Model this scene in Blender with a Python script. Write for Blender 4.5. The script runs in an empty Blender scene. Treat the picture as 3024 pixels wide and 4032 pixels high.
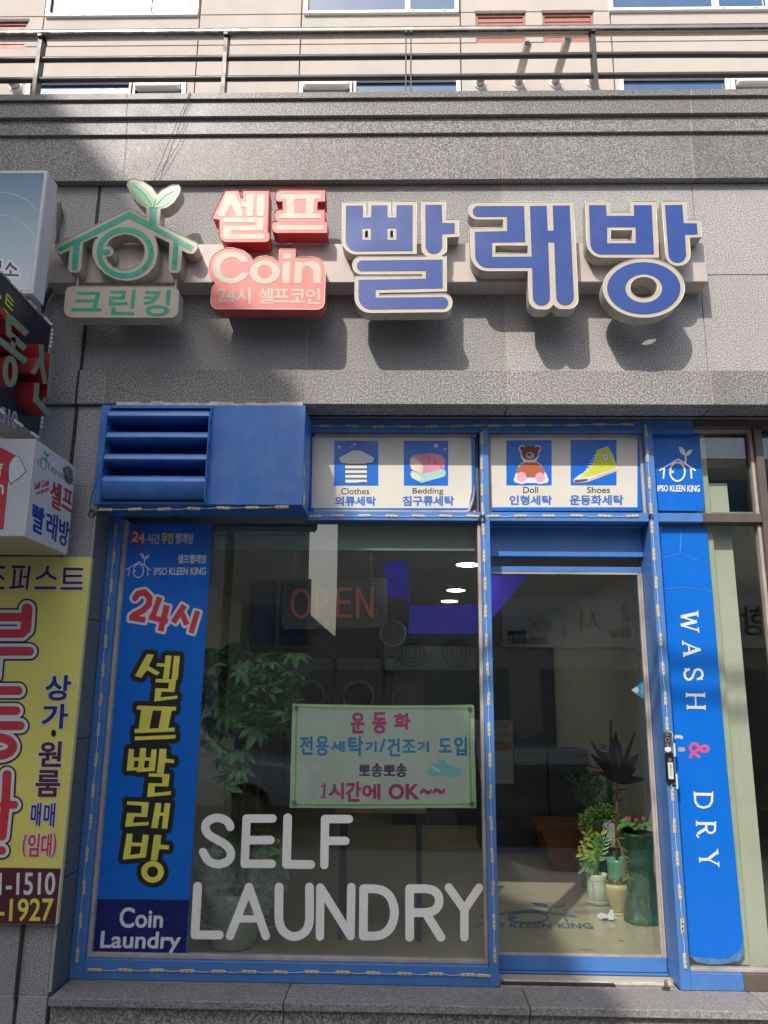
import bpy, math, random
import numpy as np
from mathutils import Vector, geometry
random.seed(7)
S = bpy.context.scene
COL = S.collection
R = math.radians

# ------------------------------------------------------------------ camera
YAW, PIT, ROL, FPX = R(1.361376), R(13.141294), R(0.591383), 3132.91
CAM = np.array([0, -4.3, 1.75])
_f = np.array([-math.sin(YAW)*math.cos(PIT), math.cos(YAW)*math.cos(PIT), math.sin(PIT)])
_r = np.array([math.cos(YAW), math.sin(YAW), 0.])
_u = np.cross(_r, _f)
RX = math.cos(ROL)*_r + math.sin(ROL)*_u
UX = -math.sin(ROL)*_r + math.cos(ROL)*_u
cd = bpy.data.cameras.new('camera'); cam = bpy.data.objects.new('camera', cd); COL.objects.link(cam)
from mathutils import Matrix
m3 = Matrix(((RX[0], UX[0], -_f[0]), (RX[1], UX[1], -_f[1]), (RX[2], UX[2], -_f[2])))
cam.matrix_world = Matrix.Translation(Vector(CAM)) @ m3.to_4x4()
cd.sensor_fit = 'VERTICAL'; cd.sensor_height = 24; cd.lens = FPX/4032*24; cd.clip_start = .05; cd.clip_end = 500
S.camera = cam
# ------------------------------------------------------------------ light
SL, SD = .44, 1.02                       # sideways and downward travel of sunlight per metre towards the shop
sdir = Vector((SL, 1, -SD)).normalized()
w = bpy.data.worlds.new('World'); S.world = w; w.use_nodes = True
nt = w.node_tree; nt.nodes.clear()
sky = nt.nodes.new('ShaderNodeTexSky'); sky.sky_type = 'NISHITA'; sky.sun_disc = False
sky.sun_elevation = math.asin(-sdir.z); sky.sun_rotation = math.atan2(-SL, -1) % (2*math.pi)
sky.air_density = 1.0; sky.dust_density = 3.5
bg = nt.nodes.new('ShaderNodeBackground'); bg.inputs[1].default_value = .15
wo = nt.nodes.new('ShaderNodeOutputWorld')
nt.links.new(sky.outputs[0], bg.inputs[0]); nt.links.new(bg.outputs[0], wo.inputs[0])
ld = bpy.data.lights.new('sun', 'SUN'); ld.energy = 2.75; ld.angle = R(.55); ld.color = (1, .93, .84)
lo = bpy.data.objects.new('sun', ld); COL.objects.link(lo); lo.rotation_euler = sdir.to_track_quat('-Z', 'Y').to_euler()
lo.location = (-8, -18, 18)
S.view_settings.view_transform = 'Standard'; S.view_settings.look = 'None'; S.view_settings.gamma = 1
S.view_settings.use_curve_mapping = False; S.view_settings.exposure = 0.5
S.cycles.max_bounces = 8; S.cycles.transparent_max_bounces = 12; S.cycles.diffuse_bounces = 3; S.cycles.glossy_bounces = 4
S.cycles.sample_clamp_indirect = 4; S.cycles.caustics_reflective = False; S.cycles.caustics_refractive = False
try: S.cycles.use_denoising = True
except Exception: pass

# ------------------------------------------------------------------ pixel rays -> real planes
def ray(px, py): return _f + RX*((px-1512)/FPX) - UX*((py-2016)/FPX)
def PY(px, py, Y): d = ray(px, py); return CAM + d*((Y-CAM[1])/d[1])
def PX(px, py, X): d = ray(px, py); return CAM + d*((X-CAM[0])/d[0])
def PZ(px, py, Z): d = ray(px, py); return CAM + d*((Z-CAM[2])/d[2])
class Pl:
    def __init__(s, ax, v): s.ax = ax; s.v = v; s.n = np.array({'X': (1, 0, 0), 'Y': (0, -1, 0), 'Z': (0, 0, 1)}[ax], float)
    def __call__(s, px, py): return {'X': PX, 'Y': PY, 'Z': PZ}[s.ax](px, py, s.v)
class Quad:                              # unit square (u right, v down) on any rectangle in space
    def __init__(s, tl, tr, bl): s.o = np.array(tl, float); s.a = np.array(tr, float)-s.o; s.b = np.array(bl, float)-s.o; n = np.cross(s.b, s.a); s.n = n/np.linalg.norm(n)
    def __call__(s, u, v): return s.o + s.a*u + s.b*v

# ------------------------------------------------------------------ materials
def _m(name):
    m = bpy.data.materials.new(name); m.use_nodes = True
    nt = m.node_tree; b = nt.nodes['Principled BSDF']; return m, nt, b
def pos(nt):
    g = nt.nodes.new('ShaderNodeNewGeometry'); return g.outputs['Position']
def noise(nt, sc, det=3, vec=None, rough=.55, stretch=None):
    n = nt.nodes.new('ShaderNodeTexNoise'); n.inputs['Scale'].default_value = sc; n.inputs['Detail'].default_value = det
    n.inputs['Roughness'].default_value = rough
    v = vec or pos(nt)
    if stretch:
        mp = nt.nodes.new('ShaderNodeMapping'); mp.inputs['Scale'].default_value = stretch; nt.links.new(v, mp.inputs[0]); v = mp.outputs[0]
    nt.links.new(v, n.inputs['Vector']); return n.outputs['Fac']
def mrange(nt, f, a, b, c, d):
    n = nt.nodes.new('ShaderNodeMapRange'); nt.links.new(f, n.inputs[0])
    for i, v in enumerate((a, b, c, d)): n.inputs[i+1].default_value = v
    return n.outputs[0]
def mul(nt, a, b):
    n = nt.nodes.new('ShaderNodeMath'); n.operation = 'MULTIPLY'
    for i, v in enumerate((a, b)):
        if isinstance(v, (int, float)): n.inputs[i].default_value = v
        else: nt.links.new(v, n.inputs[i])
    return n.outputs[0]
def cmix(nt, f, a, b, mode='MIX'):
    n = nt.nodes.new('ShaderNodeMix'); n.data_type = 'RGBA'; n.blend_type = mode
    if isinstance(f, (int, float)): n.inputs[0].default_value = f
    else: nt.links.new(f, n.inputs[0])
    for i, v in ((6, a), (7, b)):
        if isinstance(v, tuple): n.inputs[i].default_value = (*v, 1)
        else: nt.links.new(v, n.inputs[i])
    return n.outputs[2]
def bump(nt, b, f, st, dist=.01):
    n = nt.nodes.new('ShaderNodeBump'); n.inputs['Strength'].default_value = st; n.inputs['Distance'].default_value = dist
    nt.links.new(f, n.inputs['Height']); nt.links.new(n.outputs[0], b.inputs['Normal'])
def M(name, col, rough=.5, metal=0, var=.12, vs=6, bs=0, bsc=80, dirt=0, dcol=(.06, .05, .04), dsc=9, coat=0, streak=0, spec=.5, trans=0, emit=None, es=0):
    m, nt, b = _m(name)
    c = cmix(nt, mrange(nt, noise(nt, vs, 4), .3, .7, 0, 1), tuple(x*(1-var) for x in col), tuple(min(1, x*(1+var)) for x in col))
    if dirt:
        c = cmix(nt, mrange(nt, noise(nt, dsc, 6, rough=.65), .5, .78, 0, dirt), c, dcol)
    if streak:
        c = cmix(nt, mrange(nt, noise(nt, 22, 4, stretch=(1, 1, .07)), .48, .8, 0, streak), c, dcol)
    nt.links.new(c, b.inputs['Base Color']); b.inputs['Metallic'].default_value = metal
    b.inputs['Specular IOR Level'].default_value = spec
    rr = mrange(nt, noise(nt, vs*2.3, 4), .3, .7, max(0, rough-.08), min(1, rough+.1)); nt.links.new(rr, b.inputs['Roughness'])
    if bs: bump(nt, b, noise(nt, bsc, 4), bs, .004)
    if coat: b.inputs['Coat Weight'].default_value = coat; b.inputs['Coat Roughness'].default_value = .1
    if trans: b.inputs['Transmission Weight'].default_value = trans
    if emit: b.inputs['Emission Color'].default_value = (*emit, 1); b.inputs['Emission Strength'].default_value = es
    return m
def granite(name, lo, mid, hi, rough, sc=150, bs=.7, dirt=.35, big=1.3, spec=.5):
    m, nt, b = _m(name); b.inputs['Specular IOR Level'].default_value = spec
    f = noise(nt, sc, 2.5, rough=.7); r = nt.nodes.new('ShaderNodeValToRGB'); nt.links.new(f, r.inputs[0])
    e = r.color_ramp.elements; e[0].position = .40; e[0].color = (*lo, 1); e[1].position = .62; e[1].color = (*hi, 1)
    k = e.new(.5); k.color = (*mid, 1)
    c = cmix(nt, mrange(nt, noise(nt, big, 5), .3, .7, 0, .5), r.outputs[0], tuple(x*.82 for x in mid))
    c = cmix(nt, mrange(nt, noise(nt, 3.1, 6, rough=.7, stretch=(1, 1, .35)), .5, .8, 0, dirt), c, tuple(x*.45 for x in mid))
    oi = nt.nodes.new('ShaderNodeObjectInfo'); vr = mrange(nt, oi.outputs['Random'], 0, 1, .86, 1.12)
    cb = nt.nodes.new('ShaderNodeVectorMath'); cb.operation = 'SCALE'; nt.links.new(c, cb.inputs[0]); nt.links.new(vr, cb.inputs['Scale']); c = cb.outputs[0]
    nt.links.new(c, b.inputs['Base Color'])
    nt.links.new(mrange(nt, noise(nt, 5, 3), .3, .7, rough-.03, rough+.05), b.inputs['Roughness'])
    bump(nt, b, noise(nt, sc*.8, 3), bs, .003)
    return m
G_ROUGH = granite('granite_flamed', (.13, .13, .13), (.335, .33, .328), (.66, .65, .64), .85, sc=150)
G_POL = granite('granite_honed', (.10, .10, .105), (.22, .217, .215), (.40, .39, .38), .36, spec=.2, sc=105, bs=.10, dirt=.25)
G_BAND = granite('granite_band', (.09, .09, .09), (.24, .235, .23), (.50, .49, .48), .6, sc=100, bs=.3)
G_REV = granite('granite_reveal', (.07, .08, .095), (.135, .15, .175), (.26, .28, .31), .5, sc=110, bs=.2)
G_STEP = granite('granite_step', (.16, .15, .145), (.29, .28, .265), (.44, .42, .40), .7, sc=110, bs=.3, dirt=.6)
GROUT = M('grout', (.40, .34, .29), .9, var=.25, vs=20)
DARKGAP = M('dark_sealant', (.03, .03, .03), .8)
BLUE = M('blue_frame_paint', (.065, .20, .52), .38, var=.08, vs=5, dirt=.35, dcol=(.16, .26, .45), dsc=7, bs=.05, bsc=40)
BLUEBOX = M('blue_box_paint', (.05, .19, .55), .34, var=.10, vs=3, dirt=.35, dcol=(.28, .42, .66), dsc=5, streak=.12, bs=.08, bsc=12)
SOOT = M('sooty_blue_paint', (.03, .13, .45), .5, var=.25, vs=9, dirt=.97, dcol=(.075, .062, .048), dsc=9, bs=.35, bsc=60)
BFILM = M('blue_film', (.004, .145, .62), .28, var=.05, vs=3, spec=.4, bs=.03, bsc=14)
NAVY = M('navy_film', (.006, .012, .13), .3, var=.05)
WFILM = M('white_film', (.88, .87, .83), .4, var=.04)
GASK = M('grey_gasket', (.40, .36, .33), .7, var=.2, dirt=.4)
BROWN = M('bronze_aluminium', (.135, .11, .095), .42, metal=.25, var=.12, dirt=.2)
CREAM = M('sign_cream_acrylic', (.50, .445, .35), .32, var=.05, vs=4, streak=.15, dcol=(.42, .32, .22), dirt=.1)
CREAMS = M('sign_side_metal', (.50, .475, .41), .45, var=.08, streak=.35, dcol=(.12, .10, .08))
SBLUE = M('sign_blue_film', (.019, .060, .27), .22, var=.10, vs=2.2, spec=.6)
SRED = M('sign_red_film', (.74, .17, .15), .35, var=.12, vs=12, dirt=.25, dcol=(.5, .10, .09), streak=.35)
SREDS = M('sign_red_side', (.55, .08, .08), .45, var=.15, dirt=.2)
SGREEN = M('sign_green_film', (.03, .36, .24), .3, var=.12, vs=8)
SLEAF = M('sign_leaf_film', (.20, .52, .30), .3, var=.2, vs=9)
SLEAFD = M('sign_leaf_vein', (.10, .24, .13), .5)
TRIM = M('bright_metal_trim', (.70, .68, .64), .4, metal=.35, var=.05)
RACE = M('raceway_paint', (.50, .44, .41), .4, var=.06, vs=5, streak=.2, dcol=(.2, .17, .15))
PANELW = M('sign_panel_cream', (.66, .64, .56), .35, var=.04, bs=.05, bsc=9)
BLACK = M('black_print', (.012, .012, .012), .5)
TXTBLUE = M('text_blue_print', (.03, .15, .50), .5)
STEEL = M('stainless_rail', (.42, .37, .32), .24, metal=1, var=.08)
IRON = M('dark_rail_paint', (.055, .052, .05), .4, var=.2, dirt=.2, dcol=(.12, .08, .05))
UPW = M('upper_wall_panel', (.47, .425, .39), .75, var=.05, vs=1.5, bs=.08, bsc=30, dirt=.12, dcol=(.4, .34, .28))
WPVC = M('white_pvc_frame', (.80, .79, .77), .35, var=.04)
SHUT = M('red_brown_shutter', (.36, .15, .11), .5, var=.12, streak=.2)
CONC = M('rough_opening', (.16, .13, .12), .9, var=.3, vs=30)
WHITEBOX = M('lightbox_white', (.62, .62, .63), .4, var=.05, vs=4, dirt=.15, dcol=(.45, .44, .42))
YEL = M('yellow_print', (.82, .74, .17), .42, var=.04, vs=5)
MAROON = M('maroon_print', (.10, .02, .025), .45)
REDP = M('red_print', (.62, .045, .06), .45, var=.05)
WPR = M('white_print', (.70, .72, .74), .45, var=.03)
YTXT = M('yellow_text_print', (.78, .74, .10), .45)
PINK = M('pink_print', (.62, .07, .25), .5)
LBLUE = M('light_blue_print', (.05, .28, .62), .5)
TEAL = M('teal_print', (.25, .62, .66), .5)
LGREEN = M('light_green_print', (.28, .66, .13), .5)
ORANGER = M('open_letter_plastic', (.42, .08, .05), .4)
DKSIGN = M('dark_sign_panel', (.022, .025, .035), .35)
LEDBODY = M('led_resin_body', (.66, .56, .38), .45, var=.15, vs=40)
LEDDOT = M('led_chip', (.85, .80, .45), .3)
LEDDK = M('led_recess', (.44, .35, .20), .5)
WIRE = M('white_wire', (.62, .60, .55), .5)
BLKW = M('black_wire', (.02, .02, .02), .5)
FLOORM = M('shop_floor_vinyl', (.54, .47, .34), .16, var=.04, vs=2, dirt=.08, dcol=(.3, .26, .18), dsc=3)
WALLIN = M('interior_wall_paint', (.62, .60, .50), .8, var=.05)
CEIL = M('interior_ceiling', (.35, .36, .37), .8, var=.04)
IBLUE = M('purple_blue_glow', (.10, .06, .80), .5, emit=(.07, .05, .8), es=.10)  # emission added to imitate a blue reflection in the glass, no real lamp
MACH = M('washer_dark_panel', (.10, .11, .13), .4)
MACHW = M('washer_light_panel', (.34, .36, .38), .4)
WOOD = M('reddish_wood', (.22, .085, .04), .45, var=.35, vs=5, bs=.15, bsc=30)
BARK = M('bark', (.16, .10, .06), .8, var=.3, vs=40)
LEAFG = M('leaf_green', (.10, .25, .085), .35, var=.45, vs=17)
LEAFY = M('leaf_yellow_green', (.30, .34, .05), .35, var=.35, vs=25)
LEAFV = M('leaf_vine', (.09, .17, .03), .5, var=.4, vs=60)
LEAFR = M('leaf_dark_red', (.055, .018, .030), .35, var=.4, vs=25)
PETAL = M('petal_pink', (.62, .10, .19), .5, var=.2, vs=50)
SOIL = M('potting_soil', (.06, .04, .03), .95, var=.4, vs=60, bs=.5)
VASEG = M('green_glazed_ceramic', (.03, .105, .06), .42, var=.35, vs=26, bs=.35, bsc=120, dirt=.25, dcol=(.01, .05, .03))
POTW = M('white_glazed_ceramic', (.58, .64, .56), .25, var=.05, dirt=.12)
POTC = M('cream_glazed_ceramic', (.72, .62, .34), .35, var=.08, bs=.2, bsc=60)
POTT = M('turquoise_glazed_ceramic', (.12, .36, .26), .3, var=.1)
POTG = M('grey_concrete_pot', (.32, .32, .30), .8, var=.2)
CLOTHW = M('gauze_wrap', (.52, .56, .46), .6, var=.15, vs=14)
ASPH = M('asphalt', (.06, .06, .06), .9, var=.25, vs=40, bs=.4, bsc=90)
PAVE = M('pavement_concrete', (.30, .29, .27), .85, var=.15, vs=12, bs=.3)
OPPW = M('opposite_render', (.60, .58, .54), .85, var=.12, vs=1.5)
OPPB = M('opposite_brick_wall', (.50, .46, .40), .85, var=.2, vs=6)
OPPWH = M('white_render_wall', (.75, .75, .74), .8, var=.05)
ACW = M('ac_casing', (.55, .54, .50), .5)
CARS = M('silver_car_paint', (.78, .79, .80), .22, metal=.1, coat=.6)
CARB = M('black_car_paint', (.02, .02, .022), .18, coat=.8)
TYRE = M('tyre_rubber', (.02, .02, .02), .8)
TERR = M('terrace_screed', (.30, .29, .27), .9)
def glass(name, tint, refl_ior=1.75, rough=0.0):
    m, nt, b = _m(name); nt.nodes.remove(b)
    t = nt.nodes.new('ShaderNodeBsdfTransparent'); t.inputs[0].default_value = (*tint, 1)
    g = nt.nodes.new('ShaderNodeBsdfGlossy'); g.inputs['Roughness'].default_value = rough
    f = nt.nodes.new('ShaderNodeFresnel'); ge = nt.nodes.new('ShaderNodeNewGeometry'); nt.links.new(mrange(nt, ge.outputs['Backfacing'], 0, 1, refl_ior, 1/refl_ior), f.inputs[0])
    bn = nt.nodes.new('ShaderNodeBump'); bn.inputs['Strength'].default_value = .02; bn.inputs['Distance'].default_value = .02
    nt.links.new(noise(nt, 1.6, 1), bn.inputs['Height']); nt.links.new(bn.outputs[0], g.inputs['Normal']); nt.links.new(bn.outputs[0], f.inputs['Normal'])
    x = nt.nodes.new('ShaderNodeMixShader'); o = nt.nodes['Material Output']
    nt.links.new(f.outputs[0], x.inputs[0]); nt.links.new(t.outputs[0], x.inputs[1]); nt.links.new(g.outputs[0], x.inputs[2]); nt.links.new(x.outputs[0], o.inputs[0])
    return m
GLASS = glass('window_glass', (.92, .955, .935))
CLEAR = glass('clear_plastic', (.9, .92, .9), 1.4)
def sheet_film(name, col, op):           # see-through printed or woven sheet
    m, nt, b = _m(name); nt.nodes.remove(b)
    t = nt.nodes.new('ShaderNodeBsdfTransparent'); d = nt.nodes.new('ShaderNodeBsdfDiffuse'); d.inputs[0].default_value = (*col, 1)
    x = nt.nodes.new('ShaderNodeMixShader'); o = nt.nodes['Material Output']
    nt.links.new(mrange(nt, noise(nt, 30, 4), .35, .65, op*.5, min(1, op*1.5)), x.inputs[0]); nt.links.new(t.outputs[0], x.inputs[1]); nt.links.new(d.outputs[0], x.inputs[2]); nt.links.new(x.outputs[0], o.inputs[0])
    return m
GAUZE = sheet_film('sheer_gauze', (.72, .78, .66), .34)
WINBLUE = M('dark_window_glass', (.05, .12, .24), .04, spec=1.0, var=.1)
LAMP = M('downlight_diffuser', (.9, .9, .9), .5, emit=(1, .97, .9), es=14)

# ------------------------------------------------------------------ objects
def root_loc(o):
    while o.parent: o = o.parent
    return np.array(o.location)
def tag(o, label=None, cat=None, group=None, kind=None):
    if label: o['label'] = label
    if cat: o['category'] = cat
    if group: o['group'] = group
    if kind: o['kind'] = kind
    return o
def thing(name, label, cat, loc, group=None):
    o = bpy.data.objects.new(name, None); COL.objects.link(o); o.location = tuple(float(x) for x in loc); o.empty_display_size = .1
    return tag(o, label, cat, group)
def mk(name, vf, mat, parent=None, smooth=False, origin=None):
    v, f = vf[0], vf[1]; fm = vf[2] if len(vf) > 2 else None
    v = np.array(v, float).reshape(-1, 3)
    if parent is not None: o0 = root_loc(parent)
    elif origin is not None: o0 = np.array(origin, float)
    else: o0 = np.array([(v[:, 0].min()+v[:, 0].max())/2, (v[:, 1].min()+v[:, 1].max())/2, v[:, 2].min()])
    me = bpy.data.meshes.new(name); me.from_pydata((v-o0).tolist(), [], f)
    for mm in (mat if isinstance(mat, (list, tuple)) else [mat]): me.materials.append(mm)
    if fm is not None: me.polygons.foreach_set('material_index', fm)
    if smooth: me.polygons.foreach_set('use_smooth', [True]*len(me.polygons))
    o = bpy.data.objects.new(name, me); COL.objects.link(o)
    if parent is not None: o.parent = parent
    else: o.location = tuple(o0)
    return o
def join(*vfs, idx=None):
    V, F, FM = [], [], []
    for k, vf in enumerate(vfs):
        n = len(V); V += [tuple(p) for p in vf[0]]; F += [tuple(i+n for i in f) for f in vf[1]]
        FM += list(vf[2]) if len(vf) > 2 else [(idx[k] if idx else 0)]*len(vf[1])
    return V, F, FM
def bx(x0, x1, y0, y1, z0, z1, c=0):
    if x0 > x1: x0, x1 = x1, x0
    if y0 > y1: y0, y1 = y1, y0
    if z0 > z1: z0, z1 = z1, z0
    if c <= 0:
        v = [(x, y, z) for x in (x0, x1) for y in (y0, y1) for z in (z0, z1)]
        return v, [(0, 1, 3, 2), (4, 6, 7, 5), (0, 4, 5, 1), (2, 3, 7, 6), (0, 2, 6, 4), (1, 5, 7, 3)]
    v = []; idx = {}
    for i, x in ((0, x0), (1, x1)):
        for j, y in ((0, y0), (1, y1)):
            for k, z in ((0, z0), (1, z1)):
                xs, ys, zs = x+(c if i == 0 else -c), y+(c if j == 0 else -c), z+(c if k == 0 else -c)
                for a, p in enumerate(((x, ys, zs), (xs, y, zs), (xs, ys, z))): idx[i, j, k, a] = len(v); v.append(p)
    g = lambda i, j, k, a: idx[i, j, k, a]
    f = []
    for i in (0, 1):
        f.append((g(i,0,0,0), g(i,1,0,0), g(i,1,1,0), g(i,0,1,0))[::(1 if i else -1)])
        f.append((g(0,i,0,1), g(1,i,0,1), g(1,i,1,1), g(0,i,1,1))[::(-1 if i else 1)])
        f.append((g(0,0,i,2), g(1,0,i,2), g(1,1,i,2), g(0,1,i,2))[::(1 if i else -1)])
    for i in (0, 1):
        for j in (0, 1):
            f.append((g(i,j,0,0), g(i,j,1,0), g(i,j,1,1), g(i,j,0,1)))
            f.append((g(i,0,j,0), g(i,1,j,0), g(i,1,j,2), g(i,0,j,2)))
            f.append((g(0,i,j,1), g(1,i,j,1), g(1,i,j,2), g(0,i,j,2)))
            for k in (0, 1): f.append((g(i,j,k,0), g(i,j,k,1), g(i,j,k,2)))
    return v, f
def rot(vf, c, ang, ax='Z'):
    v = np.array(vf[0], float) - c; ca, sa = math.cos(ang), math.sin(ang)
    i, j = {'Z': (0, 1), 'Y': (2, 0), 'X': (1, 2)}[ax]
    a, b = v[:, i].copy(), v[:, j].copy(); v[:, i] = ca*a-sa*b; v[:, j] = sa*a+ca*b
    return ((v+c).tolist(),)+tuple(vf[1:])
def tube(pts, r, n=6, closed=False, cap=True):
    P = [np.array(p, float) for p in pts]; N = len(P); V = []; F = []
    rr = r if isinstance(r, (list, tuple)) else [r]*N
    ref = np.array([.123, .357, .92])
    for i, p in enumerate(P):
        a = P[(i-1) % N] if (i > 0 or closed) else p; b = P[(i+1) % N] if (i < N-1 or closed) else p
        t = b-a; L = np.linalg.norm(t); t = t/L if L > 1e-9 else np.array([0, 0, 1.])
        if i == 0:
            u = np.cross(t, ref); u /= np.linalg.norm(u)
        else:
            u = u - t*(u@t); L = np.linalg.norm(u); u = u/L if L > 1e-6 else np.cross(t, ref)
        q = np.cross(t, u)
        for k in range(n):
            an = 2*math.pi*k/n; V.append(p + rr[i]*(math.cos(an)*u + math.sin(an)*q))
    for i in range(N if closed else N-1):
        for k in range(n):
            a = i*n+k; b = i*n+(k+1) % n; c = ((i+1) % N)*n
            F.append((a, b, c+(k+1) % n, c+k))
    if cap and not closed: F.append(tuple(range(n))[::-1]); F.append(tuple((N-1)*n+k for k in range(n)))
    return V, F
def lathe(c, prof, n=24, sq=0, wob=0):
    V = []; F = []
    for (r, z) in prof:
        for k in range(n):
            a = 2*math.pi*k/n; m = 1.0
            if sq: m = 1/max(abs(math.cos(a)), abs(math.sin(a)))**sq
            if wob: m *= 1+wob*math.sin(a*6+z*14)
            V.append((c[0]+r*m*math.cos(a), c[1]+r*m*math.sin(a), c[2]+z))
    for i in range(len(prof)-1):
        for k in range(n):
            k2 = (k+1) % n; F.append((i*n+k, i*n+k2, (i+1)*n+k2, (i+1)*n+k))
    F.append(tuple(range(n))[::-1]); F.append(tuple((len(prof)-1)*n+k for k in range(n)))
    return V, F
def blob(c, rx, ry, rz, n=12, m=8, j=0):
    V = []; F = []
    for i in range(m+1):
        th = math.pi*i/m
        for k in range(n):
            a = 2*math.pi*k/n; q = 1+random.uniform(-j, j)
            V.append((c[0]+rx*q*math.sin(th)*math.cos(a), c[1]+ry*q*math.sin(th)*math.sin(a), c[2]+rz*q*math.cos(th)))
    for i in range(m):
        for k in range(n): F.append((i*n+k, (i+1)*n+k, (i+1)*n+(k+1) % n, i*n+(k+1) % n))
    return V, F

# ------------------------------------------------------------------ flat shapes
def fillet(pts):
    out = []; n = len(pts)
    for i, p in enumerate(pts):
        r = p[2] if len(p) > 2 else 0; c = np.array(p[:2], float)
        if r <= 0: out.append(tuple(c)); continue
        a = np.array(pts[i-1][:2], float)-c; b = np.array(pts[(i+1) % n][:2], float)-c
        la, lb = np.linalg.norm(a), np.linalg.norm(b); a /= la; b /= lb
        ang = math.acos(max(-1, min(1, a@b))); t = min(r/max(1e-6, math.tan(ang/2)), la*.498, lb*.498)
        p0, p1 = c+a*t, c+b*t; k = 8 if r > 60 else (5 if r > 20 else 3)
        rr = t*math.tan(ang/2); bis = (a+b)/np.linalg.norm(a+b); o = c+bis*(rr/math.sin(ang/2))
        a0 = math.atan2(*(p0-o)[::-1]); a1 = math.atan2(*(p1-o)[::-1]); d = (a1-a0+math.pi) % (2*math.pi)-math.pi
        for q in range(k+1): an = a0+d*q/k; out.append((o[0]+rr*math.cos(an), o[1]+rr*math.sin(an)))
    return out
def ell(cx, cy, rx, ry, n=36): return [(cx+rx*math.cos(2*math.pi*k/n), cy+ry*math.sin(2*math.pi*k/n)) for k in range(n)]
def rect(x0, y0, x1, y1, r=0): return [(x0, y0, r), (x1, y0, r), (x1, y1, r), (x0, y1, r)]
def inside(P, loops):
    ins = np.zeros(len(P), bool)
    for L in loops:
        L = np.array(L); A = L; B = np.roll(L, -1, 0)
        y = P[:, 1][:, None]; x = P[:, 0][:, None]
        c = (A[:, 1] > y) != (B[:, 1] > y)
        dy = B[:, 1]-A[:, 1]; dy = np.where(dy == 0, 1e-12, dy)
        xc = A[:, 0]+(y-A[:, 1])*(B[:, 0]-A[:, 0])/dy
        ins ^= ((c & (x < xc)).sum(1) % 2).astype(bool)
    return ins
def clean(L, tol):
    out = [L[0]]
    i = 0; n = len(L)
    while i < n-1:
        j = i+1
        while j+1 < n and j-i < 14:
            a = np.array(L[i]); b = np.array(L[j+1]); d = b-a; ln = np.hypot(*d)
            if ln < 1e-9: break
            s = np.array(L[i+1:j+1])-a
            if np.max(np.abs(s[:, 0]*d[1]-s[:, 1]*d[0]))/ln > tol: break
            j += 1
        out.append(L[j]); i = j
    if len(out) > 3 and np.hypot(out[0][0]-out[-1][0], out[0][1]-out[-1][1]) < 1e-6: out.pop()
    return out
def extrude(loops, pl, depth, off=0, back=False):
    loops = [L for L in loops if len(L) >= 3]
    vc = []; ed = []
    for L in loops:
        n = len(vc); vc += [Vector((p[0], p[1])) for p in L]; ed += [(n+i, n+(i+1) % len(L)) for i in range(len(L))]
    r = geometry.delaunay_2d_cdt(vc, ed, [], 0, 1e-5)
    P = np.array([tuple(p) for p in r[0]]); T = np.array([tuple(f) for f in r[2]])
    cen = P[T].mean(1); T = T[inside(cen, loops)]
    W = [pl(x, y) + pl.n*off for x, y in P]
    V = list(W); F = [tuple(int(q) for q in t) for t in T]
    if depth > 0:
        for L in loops:
            n = len(V); m = len(L); w0 = [pl(x, y)+pl.n*off for x, y in L]
            V += w0 + [p-pl.n*depth for p in w0]
            F += [(n+i, n+(i+1) % m, n+m+(i+1) % m, n+m+i) for i in range(m)]
        if back:
            n = len(V); V += [p-pl.n*depth for p in W]; F += [tuple(int(q)+n for q in t[::-1]) for t in T]
    # orient caps to the plane normal
    return V, F
def crom(q):
    out = []
    for i in range(len(q)-1):
        a, b, c, d = [np.array(q[max(0, min(len(q)-1, j))]) for j in (i-1, i, i+1, i+2)]
        for t in (0, .2, .4, .6, .8): out.append(tuple(.5*(2*b+(c-a)*t+(2*a-5*b+4*c-d)*t*t+(3*b-a-3*c+d)*t**3)))
    return out+[tuple(q[-1])]
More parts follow.
